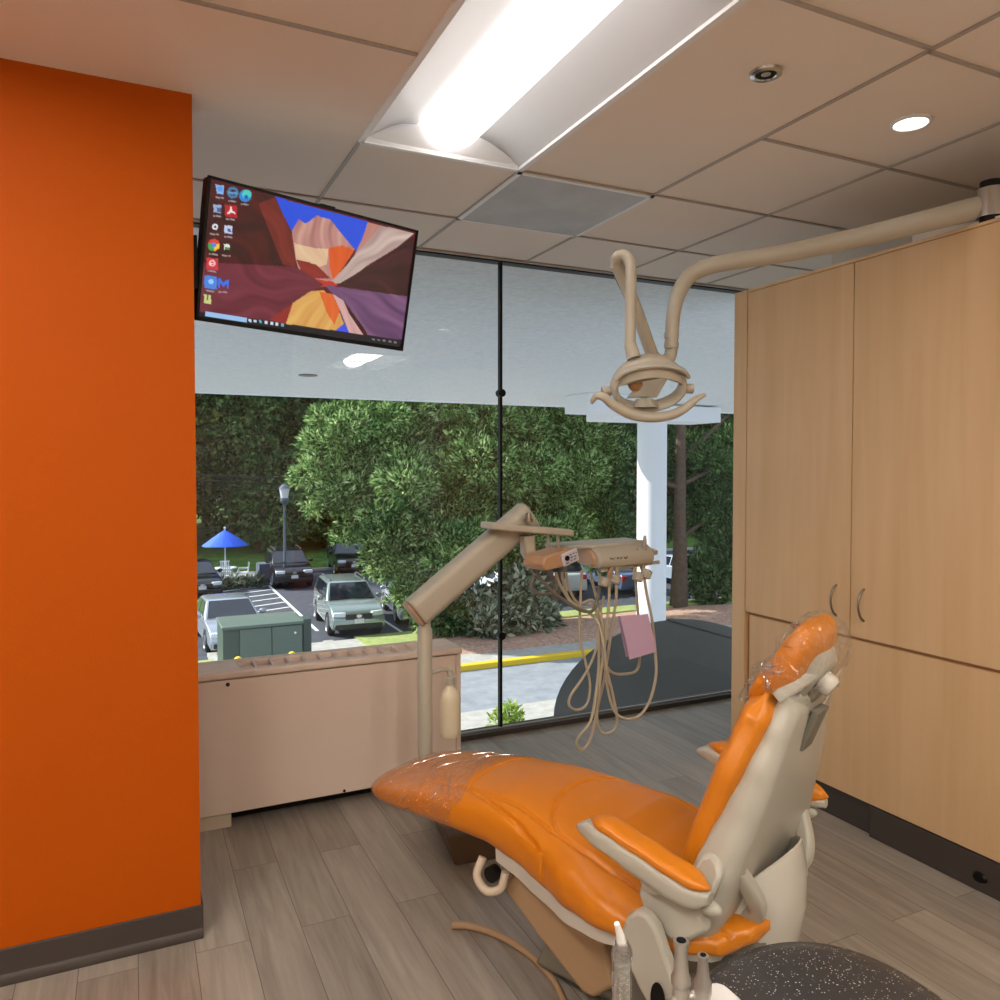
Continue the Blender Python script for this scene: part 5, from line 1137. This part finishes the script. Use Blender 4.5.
shrub('planting_shrub', 'low pale shrubs in front of the white patio set', [lump(235, 583, 38.6, .42, .22), lump(222, 584, 38.6, .4, .22), lump(248, 582, 38.7, .4, .22), lump(257, 581, 38.8, .3, .2)], 260, L_SHRUB, .22, .1, 5)
# woodland behind the lawn: five trees modelled, the rest copies of them
protos = []
kinds = ['tall backlit woodland tree', 'broad woodland tree with yellowing leaves', 'slender dark woodland tree', 'bushy woodland tree', 'ragged woodland tree']
for k in range(5):
    e = empty('woodland_tree', (0, 0, 0), 0, None, 'tree', 'woodland trees beyond the lawn')
    Hh = 13 + 2*(k % 3); lumps = []
    for i in range(15):
        z = Hh*(.09 + .89*i/14); rr = (1.5 + 1.7*math.sin(PI*(.15 + .8*i/14)))*random.uniform(.8, 1.2); a = random.uniform(0, 2*PI); s_ = random.uniform(.4, 1.9)
        lumps.append(((s_*math.cos(a), s_*math.sin(a), z), (rr, rr, rr*.75)))
    part('trunk', MB().tube([(0, 0, -.3), (.1, 0, Hh*.4), (0, .1, Hh*.9)], [.34, .24, .06], 9), M['bark'], e, local=True)
    P, D = crown_pts(tufts(lumps, 6, .4), 2400, .6); leaves('foliage', P, D + np.array([0, 0, .1]), .42, .2, L_FOREST if k in (0, 1, 4) else L_DARK, e, 6)
    protos.append(e)
spots = []
for row, (y0, n_, x0, x1) in enumerate(((51.5, 13, -2, 58), (59, 13, -6, 62), (67, 12, -8, 72))):
    for i in range(n_): spots.append((x0 + (x1 - x0)*(i + .5*(row % 2))/n_ + random.uniform(-.7, .7), y0 + random.uniform(-1.5, 1.5)))
where = ('in the front row beyond the lawn', 'in the middle row beyond the lawn', 'in the back row beyond the lawn')
for i, (x, y) in enumerate(spots):
    k = i % 5 if i < 5 else random.randrange(5); o = protos[k] if i < 5 else copy_tree(protos[k])
    o.location = (x, y, G + .1 + 2.2*max(0, (y - 43.5)/40)**1.2); o.rotation_euler = (0, 0, random.uniform(0, 6.28)); s_ = random.uniform(.9, 1.2); o.scale = (s_, s_, s_*1.03)
    o['label'] = '%s %s' % (kinds[k], where[0 if y < 53.3 else 1 if y < 59 else 2])

# ================================================================== LIGHT
sd = bpy.data.lights.new('sun', 'SUN'); sd.energy = 8.5; sd.angle = R(.6); sd.color = (1, .95, .87)
so_ = bpy.data.objects.new('sun', sd); COL.objects.link(so_)
so_.rotation_euler = Vector((-.68, .47, .6)).to_track_quat('Z', 'Y').to_euler()
wd = bpy.data.worlds.new('sky'); SC.world = wd; wd.use_nodes = True; nt = wd.node_tree; bg = nt.nodes['Background']
bg.inputs['Color'].default_value = (.70, .82, 1, 1); bg.inputs['Strength'].default_value = 1.35
